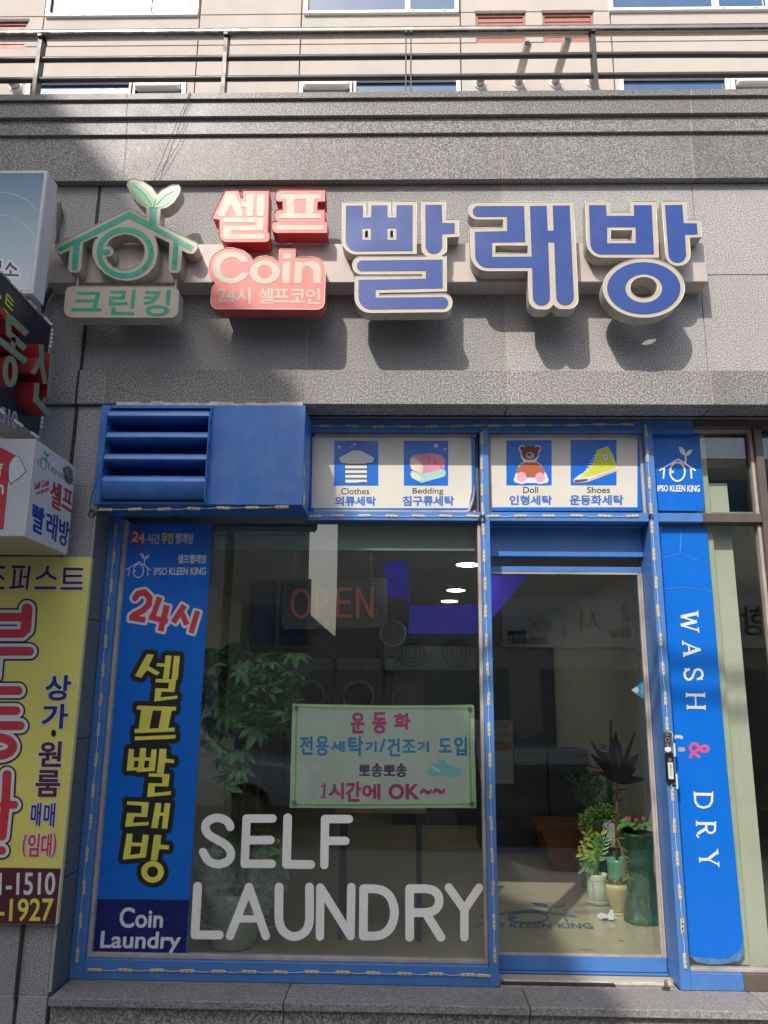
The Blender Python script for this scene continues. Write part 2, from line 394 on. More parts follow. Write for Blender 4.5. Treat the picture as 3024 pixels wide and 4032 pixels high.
def sdf_loops(prims, xf=(0, 0, 1), grow=0, cell=1.6):
    ox, oy, sc = xf
    segs = []; polys = []                # (x0,y0,x1,y1,hw) ; list of loops groups
    T = lambda p: (ox+p[0]*sc, oy+p[1]*sc)
    for p in prims:
        k = p[0]
        if k in 'sS':
            q = [T(a) for a in p[2]]
            if k == 'S': q = crom(q)
            if len(q) == 1: q = q*2
            segs += [(*q[i], *q[i+1], p[1]*sc) for i in range(len(q)-1)]
        elif k == 'b':
            a, b = np.array(T(p[2][0])), np.array(T(p[2][1])); d = b-a; d /= np.linalg.norm(d); n = np.array((-d[1], d[0]))*p[1]*sc
            polys.append([[tuple(a+n), tuple(b+n), tuple(b-n), tuple(a-n)]])
        elif k == 'r':
            q = [T(a) for a in ell(p[1], p[2], p[3], p[4], 28)]; q.append(q[0]); segs += [(*q[i], *q[i+1], p[5]*sc) for i in range(28)]
        elif k == 'p': polys.append([[T(a) for a in fillet(p[1])]])
        elif k == 'L': polys.append([[T(a) for a in L] for L in p[1]])
    xs = [s[0] for s in segs]+[s[2] for s in segs]+[a[0] for g in polys for L in g for a in L]
    ys = [s[1] for s in segs]+[s[3] for s in segs]+[a[1] for g in polys for L in g for a in L]
    hm = max([s[4] for s in segs] or [0])+max(grow, 0)+4*cell
    x0, y0 = min(xs)-hm, min(ys)-hm; nx = int((max(xs)+hm-x0)/cell)+2; ny = int((max(ys)+hm-y0)/cell)+2
    X = x0+np.arange(nx)*cell; Y = y0+np.arange(ny)*cell
    BIG = abs(grow)+3.5*cell; D = np.full((ny, nx), BIG)
    def seg_d(D, s, hw):
        m = BIG+hw
        i0 = max(0, int((min(s[0], s[2])-m-x0)/cell)); i1 = min(nx, int((max(s[0], s[2])+m-x0)/cell)+2)
        j0 = max(0, int((min(s[1], s[3])-m-y0)/cell)); j1 = min(ny, int((max(s[1], s[3])+m-y0)/cell)+2)
        gx = X[i0:i1][None]; gy = Y[j0:j1][:, None]; dx, dy = s[2]-s[0], s[3]-s[1]; L = dx*dx+dy*dy or 1e-12
        t = np.clip(((gx-s[0])*dx+(gy-s[1])*dy)/L, 0, 1); d = np.hypot(gx-s[0]-t*dx, gy-s[1]-t*dy)-hw
        D[j0:j1, i0:i1] = np.minimum(D[j0:j1, i0:i1], d)
    for s in segs: seg_d(D, s, s[4])
    for g in polys:
        E = np.full((ny, nx), BIG); ins = np.zeros((ny, nx), bool)
        for L in g:
            for i in range(len(L)):
                a, b = L[i], L[(i+1) % len(L)]; seg_d(E, (*a, *b), 0)
                if a[1] != b[1]:
                    lo, hi = (a, b) if a[1] < b[1] else (b, a)
                    j = np.nonzero((Y >= lo[1]) & (Y < hi[1]))[0]
                    if len(j):
                        xc = lo[0]+(Y[j]-lo[1])*(hi[0]-lo[0])/(hi[1]-lo[1]); ins[j] ^= X[None] < xc[:, None]
        D = np.minimum(D, np.where(ins, -E, E))
    D = D-grow; D[D == 0] = 1e-6
    sg = D < 0
    c4 = sg[:-1, :-1].astype(int)+sg[1:, :-1]+sg[:-1, 1:]+sg[1:, 1:]
    adj = {}
    def pt(e):
        j, i, k = e
        if k == 0: a, b = D[j, i], D[j, i+1]; return (X[i]+cell*a/(a-b), Y[j])
        a, b = D[j, i], D[j+1, i]; return (X[i], Y[j]+cell*a/(a-b))
    for j, i in zip(*np.nonzero((c4 > 0) & (c4 < 4))):
        j, i = int(j), int(i); es = []
        if sg[j, i] != sg[j, i+1]: es.append((j, i, 0))
        if sg[j, i+1] != sg[j+1, i+1]: es.append((j, i+1, 1))
        if sg[j+1, i] != sg[j+1, i+1]: es.append((j+1, i, 0))
        if sg[j, i] != sg[j+1, i]: es.append((j, i, 1))
        pr = [(es[0], es[1])] if len(es) == 2 else [(es[0], es[1]), (es[2], es[3])]
        for a, b in pr: adj.setdefault(a, []).append(b); adj.setdefault(b, []).append(a)
    loops = []; seen = set()
    for st in list(adj):
        if st in seen: continue
        L = [st]; seen.add(st); cur = st
        while True:
            nx_ = [q for q in adj[cur] if q not in seen]
            if not nx_: break
            cur = nx_[0]; seen.add(cur); L.append(cur)
        if len(L) > 5: loops.append(clean([pt(e) for e in L], cell*.05))
    return loops
def xfl(loops, xf): return [[(xf[0]+p[0]*xf[2], xf[1]+p[1]*xf[2]) for p in fillet(L)] for L in loops]
_tc = {}
def text_unit(body):
    if body in _tc: return _tc[body]
    c = bpy.data.curves.new('t', 'FONT'); c.body = body; c.resolution_u = 4
    o = bpy.data.objects.new('t', c); COL.objects.link(o); bpy.context.view_layer.update()
    me = bpy.data.meshes.new_from_object(o.evaluated_get(bpy.context.evaluated_depsgraph_get()))
    cnt = {}
    for p in me.polygons:
        vs = list(p.vertices)
        for a, b in zip(vs, vs[1:]+vs[:1]): k = (min(a, b), max(a, b)); cnt[k] = cnt.get(k, 0)+1
    co = [(v.co.x, -v.co.y) for v in me.vertices]
    adj = {}
    for (a, b), n in cnt.items():
        if n == 1: adj.setdefault(a, []).append(b); adj.setdefault(b, []).append(a)
    loops = []; seen = set()
    for s in adj:
        if s in seen: continue
        L = [s]; seen.add(s); cur = s
        while True:
            q = [x for x in adj[cur] if x not in seen]
            if not q: break
            cur = q[0]; seen.add(cur); L.append(cur)
        if len(L) > 2: loops.append([co[i] for i in L])
    bpy.data.objects.remove(o); bpy.data.curves.remove(c); bpy.data.meshes.remove(me)
    A = np.array([p for L in loops for p in L]); mn, mx = A.min(0), A.max(0)
    r = [[((p[0]-mn[0])/(mx[0]-mn[0]), (p[1]-mn[1])/(mx[1]-mn[1])) for p in L] for L in loops]
    _tc[body] = r; return r
def text_px(body, q, xf=(0, 0, 1)):
    """q: (x0,y0,x1,y1) box or four corners TL,TR,BR,BL"""
    if len(q) == 4 and not isinstance(q[0], (tuple, list)): q = ((q[0], q[1]), (q[2], q[1]), (q[2], q[3]), (q[0], q[3]))
    Q = [np.array((xf[0]+a*xf[2], xf[1]+b*xf[2])) for a, b in q]
    f = lambda u, v: tuple((Q[0]*(1-u)+Q[1]*u)*(1-v)+(Q[3]*(1-u)+Q[2]*u)*v)
    return [[f(*p) for p in L] for L in text_unit(body)]
def flat(name, loops, pl, mat, parent, off=.001, depth=.0008): return mk(name, extrude(loops, pl, depth, off), mat, parent)
def text(body, q, pl, mat, parent, xf=(0, 0, 1), bold=0, off=.001, depth=.0008, name='lettering', out=0, omat=None, cell=1.6, ooff=None):
    L = text_px(body, q, xf)
    if out:
        flat('lettering_outline', sdf_loops([('L', L)], grow=bold+out, cell=cell), pl, omat, parent, off=(ooff if ooff is not None else off-.0006), depth=max(.0003, depth-.0004))
    if bold: L = sdf_loops([('L', L)], grow=bold, cell=cell)
    return flat(name, L, pl, mat, parent, off, depth)
# emblem in unit coordinates: house roof, ring, sprout
LEAF1 = [(.53, .02), (.60, .03), (.68, .09), (.72, .20), (.72, .27), (.66, .25), (.58, .18)]
LEAF2 = [(.725, .27), (.74, .19), (.80, .12), (.90, .09), (.89, .16), (.84, .23), (.78, .265)]
def logo(q, pl, mat, parent, xf=(0, 0, 1), hw=.022, off=.001, cell=1.3, name='emblem'):
    if not isinstance(q[0], (tuple, list)): q = ((q[0], q[1]), (q[2], q[1]), (q[2], q[3]), (q[0], q[3]))
    Q = [np.array((xf[0]+a*xf[2], xf[1]+b*xf[2])) for a, b in q]
    f = lambda u, v: tuple((Q[0]*(1-u)+Q[1]*u)*(1-v)+(Q[3]*(1-u)+Q[2]*u)*v)
    w = (np.linalg.norm(Q[1]-Q[0])+np.linalg.norm(Q[3]-Q[0]))/2; h = hw*w
    P = [('s', h, [f(.02, .68), f(.52, .37), f(.98, .68)]), ('s', h, [f(.14, .62), f(.12, .90)]), ('s', h, [f(.86, .62), f(.88, .90)]),
         ('s', h, [f(.72, .28), f(.72, .50)]), ('s', h*1.3, [f(.32, .72), f(.38, .72)])]
    rg = [f(a, b) for a, b in ell(.50, .72, .20, .26, 26)]; rg.append(rg[0]); P.append(('s', h, rg))
    P += [('p', [f(*a) for a in LEAF1]), ('p', [f(*a) for a in LEAF2])]
    return flat(name, sdf_loops(P, cell=cell), pl, mat, parent, off)

# ================================================================== SETTING
tag(mk('street', bx(-30, 30, -10, -5.2, -.3, -.1), ASPH), kind='structure')
tag(mk('pavement', bx(-30, 30, -5.2, .35, -.3, 0, .01), PAVE), kind='structure')
tag(mk('terrain', bx(-120, 120, -160, 60, -.8, -.302), PAVE), kind='structure')
Z = lambda x, y, Y: float(PY(x, y, Y)[2])
XX = lambda x, y, Y: float(PY(x, y, Y)[0])

# ------------------------------------------------------------------ shop building shell
B = thing('shop_building', 'grey granite clad ground floor shop building with stepped parapet band', 'building', (0, .2, 0))
JX = [-4.035, -2.878, -1.889, -1.873, -1.721, -.56, .597, 1.75, 2.907, 4.06]
def row(z0, z1, yf, mat, th=.04, xs=JX, c=.0018, skip=(), y1=None):
    for i in range(len(xs)-1):
        if xs[i+1]-xs[i] < .03: continue
        if i in skip: continue
        g = .0022
        mk('granite_slab', bx(xs[i]+g, xs[i+1]-g, yf, yf+th, z0, z1, c), mat, B)
    mk('mortar_strip', bx(xs[0]+.004, xs[-1]-.004, yf+.0016, yf+th-.004, z0+.002, z1-.002), GROUT, B)
ca, ra, rb, rc = -.115, -.096, -.070, -.050
zc0 = Z(1500, 384, ca); za0 = Z(1500, 453, ra); zb0 = Z(1500, 524, rb); zf0 = Z(1500, 707, rc); zcap = Z(1500, 360, ca)
JF = [-4.035, -2.878]+JX[4:]
row(zc0, zcap, ca, G_POL, .12, JF); row(za0, zc0-.002, ra, G_POL, .1, JF); row(zb0, za0-.002, rb, G_POL, .08, JF); row(zf0, zb0-.002, rc, G_POL, .06, JF)
zb1 = 3.586; zbb = 3.378
row(zb1+.001, zf0-.003, 0, G_ROUGH, .04, xs=JX[:8])
zr = Z(2900, 1082, 0)
row(zb1+.001, zr-.002, 0, G_ROUGH, .04, xs=JX[7:]); row(zr+.002, zf0-.003, 0, G_ROUGH, .04, xs=JX[7:])
row(zbb, zb1-.001, -.03, G_BAND, .05)
mk('mortar_core', join(bx(-4.03, 4.05, .008, .19, zb1, zcap-.01), bx(-4.03, 4.05, -.02, .0, zf0+.01, zcap-.01), bx(-4.03, 4.05, -.022, .007, zbb+.004, zb1-.004)), GROUT, B)
mk('expansion_joint', bx(-1.8885, -1.8735, -.006, .02, zb1, zf0-.004), DARKGAP, B)
mk('expansion_joint', bx(-1.8885, -1.8735, -.012, .02, .3, zbb-.004), DARKGAP, B)
mk('expansion_joint', bx(-1.8885, -1.8735, -.0292, .006, zbb+.002, zb1-.002), DARKGAP, B)
# soffit under the lintel band, one stone per bay
for a, b in zip([-1.712, -.56, .597, 1.75, 2.907], [-.56, .597, 1.75, 2.907, 4.05]):
    mk('soffit_slab', bx(a+.003, b-.003, .012, .20, zbb-.004, zbb+.03, .002), G_BAND, B)
mk('soffit_trim', bx(-1.70, 4.05, .14, .152, zbb-.012, zbb-.0045), DARKGAP, B)
# wall left of the window and its reveal
zl = [0, .31, .98, 1.69, 2.40, 2.89, zbb-.002]
for k in range(len(zl)-1):
    mk('granite_slab', bx(-1.870, -1.727, 0, .04, zl[k]+.002, zl[k+1]-.002, .003), G_ROUGH, B)
    mk('granite_slab', bx(-2.875, -1.892, 0, .04, zl[k]+.002, zl[k+1]-.002, .003), G_ROUGH, B)
    mk('granite_slab', bx(-4.03, -2.881, 0, .04, zl[k]+.002, zl[k+1]-.002, .003), G_ROUGH, B)
zv = [.31] + [float(PX(372, 2150+y*.7463, -1.71)[2]) for y in (1665, 1005, 390)] + [zbb-.004]
for k in range(4): mk('reveal_slab', bx(-1.735, -1.710, .004, .21, zv[k]+.002, zv[k+1]-.002, .002), G_REV, B)
mk('reveal_trim', bx(-1.7245, -1.7105, -.004, .0035, .33, zbb-.01), GASK, B)
mk('mortar_strip', bx(-4.02, -1.729, .002, .035, .3, zbb-.006), GROUT, B)
mk('wall_core', bx(-4.03, -1.736, .041, .30, 0, zbb-.003), GROUT, B)
# step and riser
for a, b in ((-1.70, -.56), (-.56, .62), (.62, 1.76), (1.76, 2.92), (2.92, 4.05)):
    yb = .20 if b < 0 or a > 1.7 else .2
    mk('step_slab', bx(a+.002, b-.002, -.06, .215, .284, .322, .004), G_STEP, B)
    mk('riser_slab', bx(a+.003, b-.003, -.025, .0, 0, .282, .002), G_BAND, B)
mk('step_core', bx(-1.70, 4.05, 0.001, .3, 0, .283), GROUT, B)
mk('door_threshold', bx(.51, 1.415, .216, .50, .284, .326, .004), G_STEP, B)
mk('threshold_mortar', bx(.53, 1.40, .262, .30, .3262, .331), M('pale_mortar', (.62, .55, .48), .9, var=.3, vs=30), B)
mk('threshold_rubber', bx(.52, 1.10, .222, .258, .3262, .334, .002), DARKGAP, B)
# terrace
mk('terrace_slab', bx(-4.03, 4.05, .006, 3.98, zcap-.35, zcap-.02), TERR, B)
# interior
mk('interior_floor', bx(-3.6, 1.82, .32, 9, .20, .332), FLOORM, B)
mk('interior_floor', bx(1.94, 4.05, .32, 9, .20, .332), FLOORM, B)
mk('interior_ceiling', bx(-4.0, 4.05, .32, 9, 2.76, 2.84), CEIL, B)
mk('interior_wall', bx(-3.72, -3.62, .31, 9, .33, 3.02), WALLIN, B)
mk('interior_wall', bx(1.82, 1.94, .34, 9, .33, 3.02), WALLIN, B)
mk('interior_wall', bx(-4.0, 4.05, 9, 9.1, .33, 3.02), WALLIN, B)
mk('interior_wall', bx(3.95, 4.05, .31, 9, .33, 3.02), WALLIN, B)
mk('interior_wall', bx(-1.90, -1.80, .31, 4.6, .33, 3.02), WALLIN, B)
mk('wall_end', bx(1.722, 1.812, .292, .335, .42, 3.33), M('pale_green_partition', (.55, .58, .42), .6, var=.05, dirt=.1), B)
mk('ceiling_pelmet', bx(-1.63, .43, .34, .42, 2.60, 2.74), M('grey_green_blind_box', (.22, .26, .24), .6, var=.1), B)
mk('upper_floor_slab', bx(-4.03, 4.05, .32, 9.1, 3.11, 3.37), CONC, B)
mk('side_wall', bx(-4.10, -4.04, .006, 9.1, 0, zcap-.02), OPPW, B)
mk('side_wall', bx(4.06, 4.12, .006, 9.1, 0, zcap-.02), OPPW, B)

# ------------------------------------------------------------------ shopfront frame, glazing, door
F = thing('shopfront', 'blue painted aluminium shopfront frame with large panes and glass door', 'shopfront', (0, .25, .322))
fr = lambda n, x0, x1, y0, y1, z0, z1, m=BLUE: mk(n, bx(x0, x1, y0, y1, z0, z1, .002), m, F)
fr('frame_jamb', -1.708, -1.635, .20, .30, .324, 2.77)
fr('frame_sill', -1.634, .454, .20, .30, .324, .418)
fr('frame_transom', -.56, .454, .202, .30, 2.752, 2.804)
fr('frame_transom', .506, 1.419, .202, .30, 2.752, 2.804)
fr('frame_head', -.56, 1.72, .204, .30, 3.294, 3.372)
fr('frame_post', .455, .505, .198, .43, .324, 3.373)
fr('frame_post', 1.42, 1.472, .198, .43, .324, 3.373)
fr('frame_transom', 1.473, 1.73, .203, .30, 2.752, 2.804); fr('frame_transom', 1.731, 2.066, .203, .30, 2.752, 2.804, BROWN)
fr('frame_sill', 1.473, 1.74, .203, .30, .324, .402); fr('frame_sill', 1.741, 4.04, .203, .30, .324, .402, BROWN)
fr('frame_head', 1.721, 4.04, .205, .30, 3.325, 3.372, BROWN)
fr('frame_mullion', 2.067, 2.112, .199, .31, .403, 3.324, BROWN)
fr('frame_mullion', 3.05, 3.10, .199, .31, .403, 3.324, BROWN)
fr('frame_transom', 2.113, 3.049, .203, .30, 2.752, 2.804, BROWN)
# gaskets
gk = lambda x0, x1, z0, z1, y=.228: mk('gasket', bx(x0, x1, y, .275, z0, z1, .002), GASK, F)
gk(-1.634, -1.612, .419, 2.751); gk(.436, .4545, .419, 2.751); gk(-1.611, .435, .4185, .438)
gk(-.52, .43, 2.8045, 2.822, .235); gk(-.53, .44, 3.272, 3.2935, .235); gk(.506, .522, 2.8045, 3.2935, .235); gk(1.402, 1.4195, 2.8045, 3.2935, .235); gk(.523, 1.401, 3.272, 3.2935, .235)
gk(1.473, 2.066, .4025, .42); gk(1.473, 2.066, 3.306, 3.3245); gk(2.048, 2.0665, .42, 2.751); gk(2.048, 2.0665, 2.805, 3.305)
pane = lambda x0, x1, z0, z1, y=.262: mk('glass_pane', bx(x0, x1, y, y+.006, z0, z1), GLASS, F)
pane(-1.612, .436, .438, 2.751); pane(1.473, 2.048, .42, 2.751); pane(1.473, 2.048, 2.804, 3.306); pane(2.113, 3.05, .402, 2.751); pane(2.113, 3.05, 2.804, 3.325); pane(3.10, 4.04, .402, 3.325)
mk('backing_board', bx(-.54, .45, .258, .30, 2.805, 3.293), M('opening_board', (.10, .11, .12), .7), F)
mk('backing_board', bx(.523, 1.401, .258, .30, 2.805, 3.293), M('opening_board_dark', (.10, .11, .12), .7), F)
# door header, door
fr('door_header', .506, 1.419, .352, .46, 2.572, 2.800)
fr('door_header', .506, 1.419, .300, .351, 2.7395, 2.7515)
D = mk('door', join(bx(.507, 1.418, .400, .44, 2.487, 2.520, .003), bx(.507, 1.4165, .391, .44, .345, .418, .003), bx(.508, .524, .402, .438, .419, 2.486)), BLUE, F)
mk('door_stile', bx(1.4005, 1.407, .402, .438, .419, 2.486), GASK, D)
mk('door_glass', bx(.524, 1.3995, .417, .425, .418, 2.486), GLASS, D)
mk('door_gasket', join(bx(.52, 1.398, .398, .416, 2.474, 2.4865), bx(1.392, 1.4000, .398, .416, .42, 2.473), bx(1.4075, 1.4170, .394, .44, .4185, 2.486), bx(.525, 1.39, .392, .416, .4185, .427)), GASK, D)
mk('door_track', bx(.507, 1.419, .380, .46, .327, .343, .002), BLUE, F)
mk('door_floor_gap', bx(.507, 1.419, .372, .379, .3265, .334), DARKGAP, F)
bolt = thing('door_stop', 'rusty metal door stop stud on the step below the right post', 'door stop', PZ(2623, 3893, .322))
p0 = PZ(2623, 3893, .327)
RUST = M('rusty_metal', (.22, .12, .07), .8, var=.4, vs=60)
mk('stud', lathe(p0, [(.010, 0), (.011, .02), (.008, .035), (.004, .042)], 10), RUST, bolt, True)
mk('washer', lathe(p0+np.array([0, 0, -.001]), [(.022, 0), (.022, .004), (.011, .005)], 14), STEEL, bolt)

# ------------------------------------------------------------------ upper building, railing
UY = 4.0
U = thing('upper_building', 'beige panelled apartment floors set back behind the terrace', 'building', (0, 4, 5))
def ux(x, y=200): return XX(x, y, UY)
uz = lambda y: Z(1512, y, UY)
jx = [-9.0, ux(-400), ux(175, 60), ux(785, 90), ux(1186, 90), ux(1812, 60), ux(2402, 60), ux(3200), 9.5]
jz = [5.3, uz(293), uz(232) - .0, uz(170), uz(100)+.07, uz(52), 12.5]
jz = [5.3, uz(295), uz(172), uz(52), 9.6+1.4, 14]
wins = []   # (x0,x1,z0,z1)
def uwin(px0, px1, py0, py1, z=None):
    a, b = PY(px0, py1, UY), PY(px1, py0, UY); z0, z1 = (a[2], b[2]) if z is None else z
    wins.append((a[0], b[0], z0, z1)); return a[0], b[0], z0, z1
ztopw = uz(48)
up = [(205, 770), (1215, 1790), (2410, 3010)]
lowp = [(168, 545), (1410, 1792), (2430, 2818)]
for px0, px1 in up: uwin(px0, px1, 0, 0, (ztopw, ztopw+1.35))
for px0, px1 in lowp: uwin(px0, px1, 0, 0, (5.6, uz(326)))
for px0, px1 in ((568, 745), (1208, 1385), (2855, 3020)): uwin(px0, px1, 0, 0, (5.6, uz(330)))
def cells():
    xs = sorted(jx); zs = jz
    for k in range(len(zs)-1):
        for i in range(len(xs)-1): yield xs[i], xs[i+1], zs[k], zs[k+1]
def cut(cell, hs):
    out = [cell]
    for h in hs:
        nxt = []
        for (a, b, c, d) in out:
            x0, x1, z0, z1 = max(a, h[0]), min(b, h[1]), max(c, h[2]), min(d, h[3])
            if x0 >= x1 or z0 >= z1: nxt.append((a, b, c, d)); continue
            if a < x0: nxt.append((a, x0, c, d))
            if x1 < b: nxt.append((x1, b, c, d))
            if c < z0: nxt.append((x0, x1, c, z0))
            if z1 < d: nxt.append((x0, x1, z1, d))
        out = nxt
    return out
shut = [(XX(1873, 100, UY), XX(2070, 100, UY), uz(172), uz(52)), (XX(2137, 100, UY), XX(2338, 100, UY), uz(172)+.005, uz(52)), (XX(-80, 100, UY), XX(110, 100, UY), uz(180), uz(66))]
for c in cells():
    ps = [p for p in cut(c, wins+shut) if p[1]-p[0] > .02 and p[3]-p[2] > .02]
    if not ps: continue
    g = .008
    mk('wall_panel', join(*[bx(a+(g if a == c[0] else 0), b-(g if b == c[1] else 0), UY, UY+.06, z0+(g if z0 == c[2] else 0), z1-(g if z1 == c[3] else 0)) for a, b, z0, z1 in ps]), UPW, U)
mk('upper_core', bx(-9, 9.5, UY+.061, UY+6, 5.0, 14), M('panel_joint_sealant', (.42, .37, .32), .9), U)
for i, (x0, x1, z0, z1) in enumerate(wins):
    fw = .045; small = i >= 6
    W = mk('window', join(bx(x0-.05, x1+.05, UY-.03, UY+.05, z1, z1+fw, .004), bx(x0-.05, x1+.05, UY-.04, UY+.05, z0-fw, z0, .004), bx(x0-.05, x0, UY-.03, UY+.05, z0, z1), bx(x1, x1+.05, UY-.03, UY+.05, z0, z1)), WPVC, U)
    if small:
        mk('shade_box', lathe((0, 0, 0), [(.001, 0), (.035, .001), (.035, x1-x0-.02), (.001, x1-x0-.019)], 14) if False else bx(x0+.01, x1-.01, UY-.10, UY+.0, z1-.10, z1-.03, .02), WPVC, W)
        mk('pane', bx(x0, x1, UY+.02, UY+.03, z0, z1-.1), M('grey_blind', (.28, .26, .23), .7), W)
    else:
        mk('pane', bx(x0, x1, UY+.015, UY+.03, z0, z1), WINBLUE, W)
        xm = x0+(x1-x0)*.68
        if i < 3: mk('mullion', bx(xm-.035, xm+.035, UY-.01, UY+.045, z0, z1, .003), WPVC, W)
        if i < 3:
            for q in (.55, .72, .93): mk('drain_cap', bx(x0+(x1-x0)*q-.02, x0+(x1-x0)*q+.02, UY-.044, UY-.0405, z0-.03, z0-.018), GASK, W)
for x0, x1, z0, z1 in shut:
    s = mk('shutter', join(bx(x0, x1, UY+.02, UY+.05, z0, z0+.03), bx(x0, x1, UY+.02, UY+.05, z1-.03-.02, z1-.02), bx(x0, x0+.03, UY+.02, UY+.05, z0+.031, z1-.051), bx(x1-.03, x1, UY+.02, UY+.05, z0+.031, z1-.051)), SHUT, U)
    n = 5; h = (z1-z0-.08)/n
    for k in range(n):
        mk('slat', rot(bx(x0+.031, x1-.031, UY+.035, UY+.045, z0+.032+k*h, z0+.032+(k+1)*h-.006), np.array([0, UY+.04, z0+.032+(k+.5)*h]), -.12, 'X'), SHUT, s)
    mk('rough_edge', bx(x0-.01, x1+.01, UY-.004, UY+.02, z1-.02, z1+.02), CONC, s)
PIPE = M('flue_metal', (.52, .44, .40), .45, metal=.3, var=.15, streak=.3)
for px, py, L, r in ((62, 340, .10, .06), (1890, 331, .10, .052), (2040, 328, .55, .05), (2185, 328, .62, .05), (2332, 325, .10, .052)):
    c = PY(px, py, UY); lean = (.10 if L > .3 else 0)
    f = mk('flue_pipe', tube([c+np.array([0, -.02, 0]), c+np.array([lean*.3, -L, .05 if L > .3 else -.01])], r, 16), PIPE, U, True)
    mk('wall_collar', tube([c+np.array([0, .0, 0]), c+np.array([0, -.02, 0])], [r*1.5, r*1.35], 16), WPVC, f)
    e = c+np.array([lean*.3, -L-.002, .05 if L > .3 else -.01]); mk('pipe_mouth', tube([e, e+np.array([0, -.002, 0])], r*.78, 14), DARKGAP, f)
RL = thing('terrace_railing', 'dark metal terrace railing with a bright stainless top rail', 'railing', (0, .05, zcap))
ry = -.03
zt, z1r, z2r = Z(1512, 128, ry), Z(1512, 224, ry), Z(1512, 305, ry)
def railx(z, r, m, name, sag=0):
    xs = np.linspace(-4, 4, 25); mk(name, tube([(x, ry, z - sag*max(0, x-1.2)**2*.3) for x in xs], r, 14), m, RL, True)
railx(zt, .034, STEEL, 'top_rail'); railx(z1r, .019, IRON, 'lower_rail', .02); railx(z2r, .019, IRON, 'lower_rail', .0)
for k, xp in enumerate([-3.54, -2.341, -1.142, .024, 1.192, 2.37, 3.55]):
    for s in (-.016, .016) if k == 3 else (0,):
        t = .0045 if k == 3 else .013
        mk('post', join(bx(xp+s-t, xp+s+t, ry-.035, ry+.03, zcap-.02, zt-.02, .001), bx(xp+s-t, xp+s+t, ry-.05, ry+.04, zt-.05, zt-.028, .001)), IRON, RL)
rag = thing('rag', 'dark torn strip of cloth caught on the parapet edge', 'rag', PY(360, 356, -.02))
random.seed(3)
for k in range(3):
    x = XX(320+k*35, 356, -.05); pts = [(x+.02*i, -.06+.01*math.sin(i*1.3), zcap+.012+.012*math.sin(i*1.7+k)) for i in range(7)]
    mk('strip', tube(pts, [.004, .009, .007, .010, .008, .006, .003], 5), DARKGAP, rag)
for k, (a, b) in enumerate((((748, 362), (602, 712)), ((752, 368), (628, 712)))):
    p, q = PY(*a, -.12), PY(*b, -.055)
    tag(mk('thin_wire', tube([p, (p+q)/2+np.array([.005, -.01, 0]), q], .0016, 4), BLKW), 'thin dark wire slanting down the granite band, the %s of a pair' % ('left' if k == 0 else 'right'), 'wire', 'wires hanging down the parapet')

# ------------------------------------------------------------------ main channel letter sign
FY = -.245; RY = -.15; BYY = -.155
SG = thing('shop_sign', 'large blue and cream channel letter sign with red and green panels on a metal raceway', 'shop sign', (0, 0, 4.07))
r0, r1 = PY(202, 957, RY), PY(2790, 1113, RY)
zra, zrb = float(PY(1600, 958, RY)[2]), float(PY(1600, 1112, RY)[2])
mk('raceway', bx(r0[0], r1[0], RY, -.002, zrb, zra, .004), RACE, SG)
pf = Pl('Y', FY)
def channel(outer, holes, xf, faces, face_m, body=CREAM, side=CREAMS, trim=TRIM, label=None, d=.09, tr=.0017, name='letter'):
    L = xfl([outer]+holes, xf)
    vf = extrude(L, pf, d, 0, back=True)
    nc = vf[1]; k = next(i for i, f in enumerate(nc) if len(f) == 4); fm = [0 if i < k else 1 for i in range(len(nc))]
    o = mk(name, (vf[0], vf[1], fm), [body, side], SG)
    if label: o['label'] = label
    for q in L: mk('trim', tube([pf(x, y)+pf.n*.001 for x, y in q], tr, 5, closed=True), trim, o, True)
    for fl, m in faces: mk('face_film', extrude(fl, pf, .0012, .0014), m, o)
    return o
x1 = (1330, 770, 500/1659); x2 = (1830, 770, 500/1659); x3 = (2290, 770, 500/1659); x4 = (800, 720, 520/1659); x5 = (200, 690, 600/1659)
channel([(62,88),(368,80),(370,245,10),(396,245,10),(396,80),(690,78),(692,245,10),(722,245,10),(722,78),(1030,76),(1028,764),(50,770,190)],
        [rect(352,455,400,550,10), rect(682,455,728,548,10)], x1,
        [(xfl([[(108,132),(328,132),(328,286),(435,286),(438,128),(648,128),(650,286),(765,286),(768,126),(978,126),(976,725),(100,732,150)], rect(320,432,432,580), rect(648,430,765,580)], x1), SBLUE)], SBLUE)
channel([(1100,72),(1410,72),(1414,312),(1582,312),(1582,540),(1424,545),(1424,735,60),(1358,790),(1422,788),(1424,1252),(542,1272),(542,1300),(1495,1280,110),(1495,1522,120),(218,1535,210),(222,1056),(1100,1048),(1100,1028),(192,1030,115),(192,797,115),(1158,795),(1098,735,60)], [], x1,
        [(xfl([[(1143,122),(1358,122),(1365,358),(1527,362),(1527,498),(1365,505),(1365,765,108),(1148,765,108)]], x1), SBLUE),
         (xfl([[(250,850,70),(1368,838),(1370,1213),(495,1232),(495,1335),(1442,1325,76),(1442,1480,76),(270,1492,170),(270,1103),(1150,1086),(1150,985),(250,992,70)]], x1), SBLUE)], SBLUE)
channel([(50,88,112),(1415,80),(1445,560),(1488,1482,165),(1225,1482,90),(1158,1420),(1095,1487,90),(845,1487,165),(825,985),(85,988,220),(75,425),(503,415),(500,310),(50,312,112)], [rect(398,650,822,752)], x2,
        [(xfl([[(103,138,70),(775,138),(790,610),(358,615),(360,802),(873,798),(850,138),(1070,135),(1084,460),(1160,460),(1148,133),(1370,130),(1430,1435,112),(1198,1435,112),(1168,612),(1090,612),(1118,1440,112),(892,1440,112),(878,945),(138,948,170),(130,475),(553,465),(550,278),(103,280,70)]], x2), SBLUE)], SBLUE)
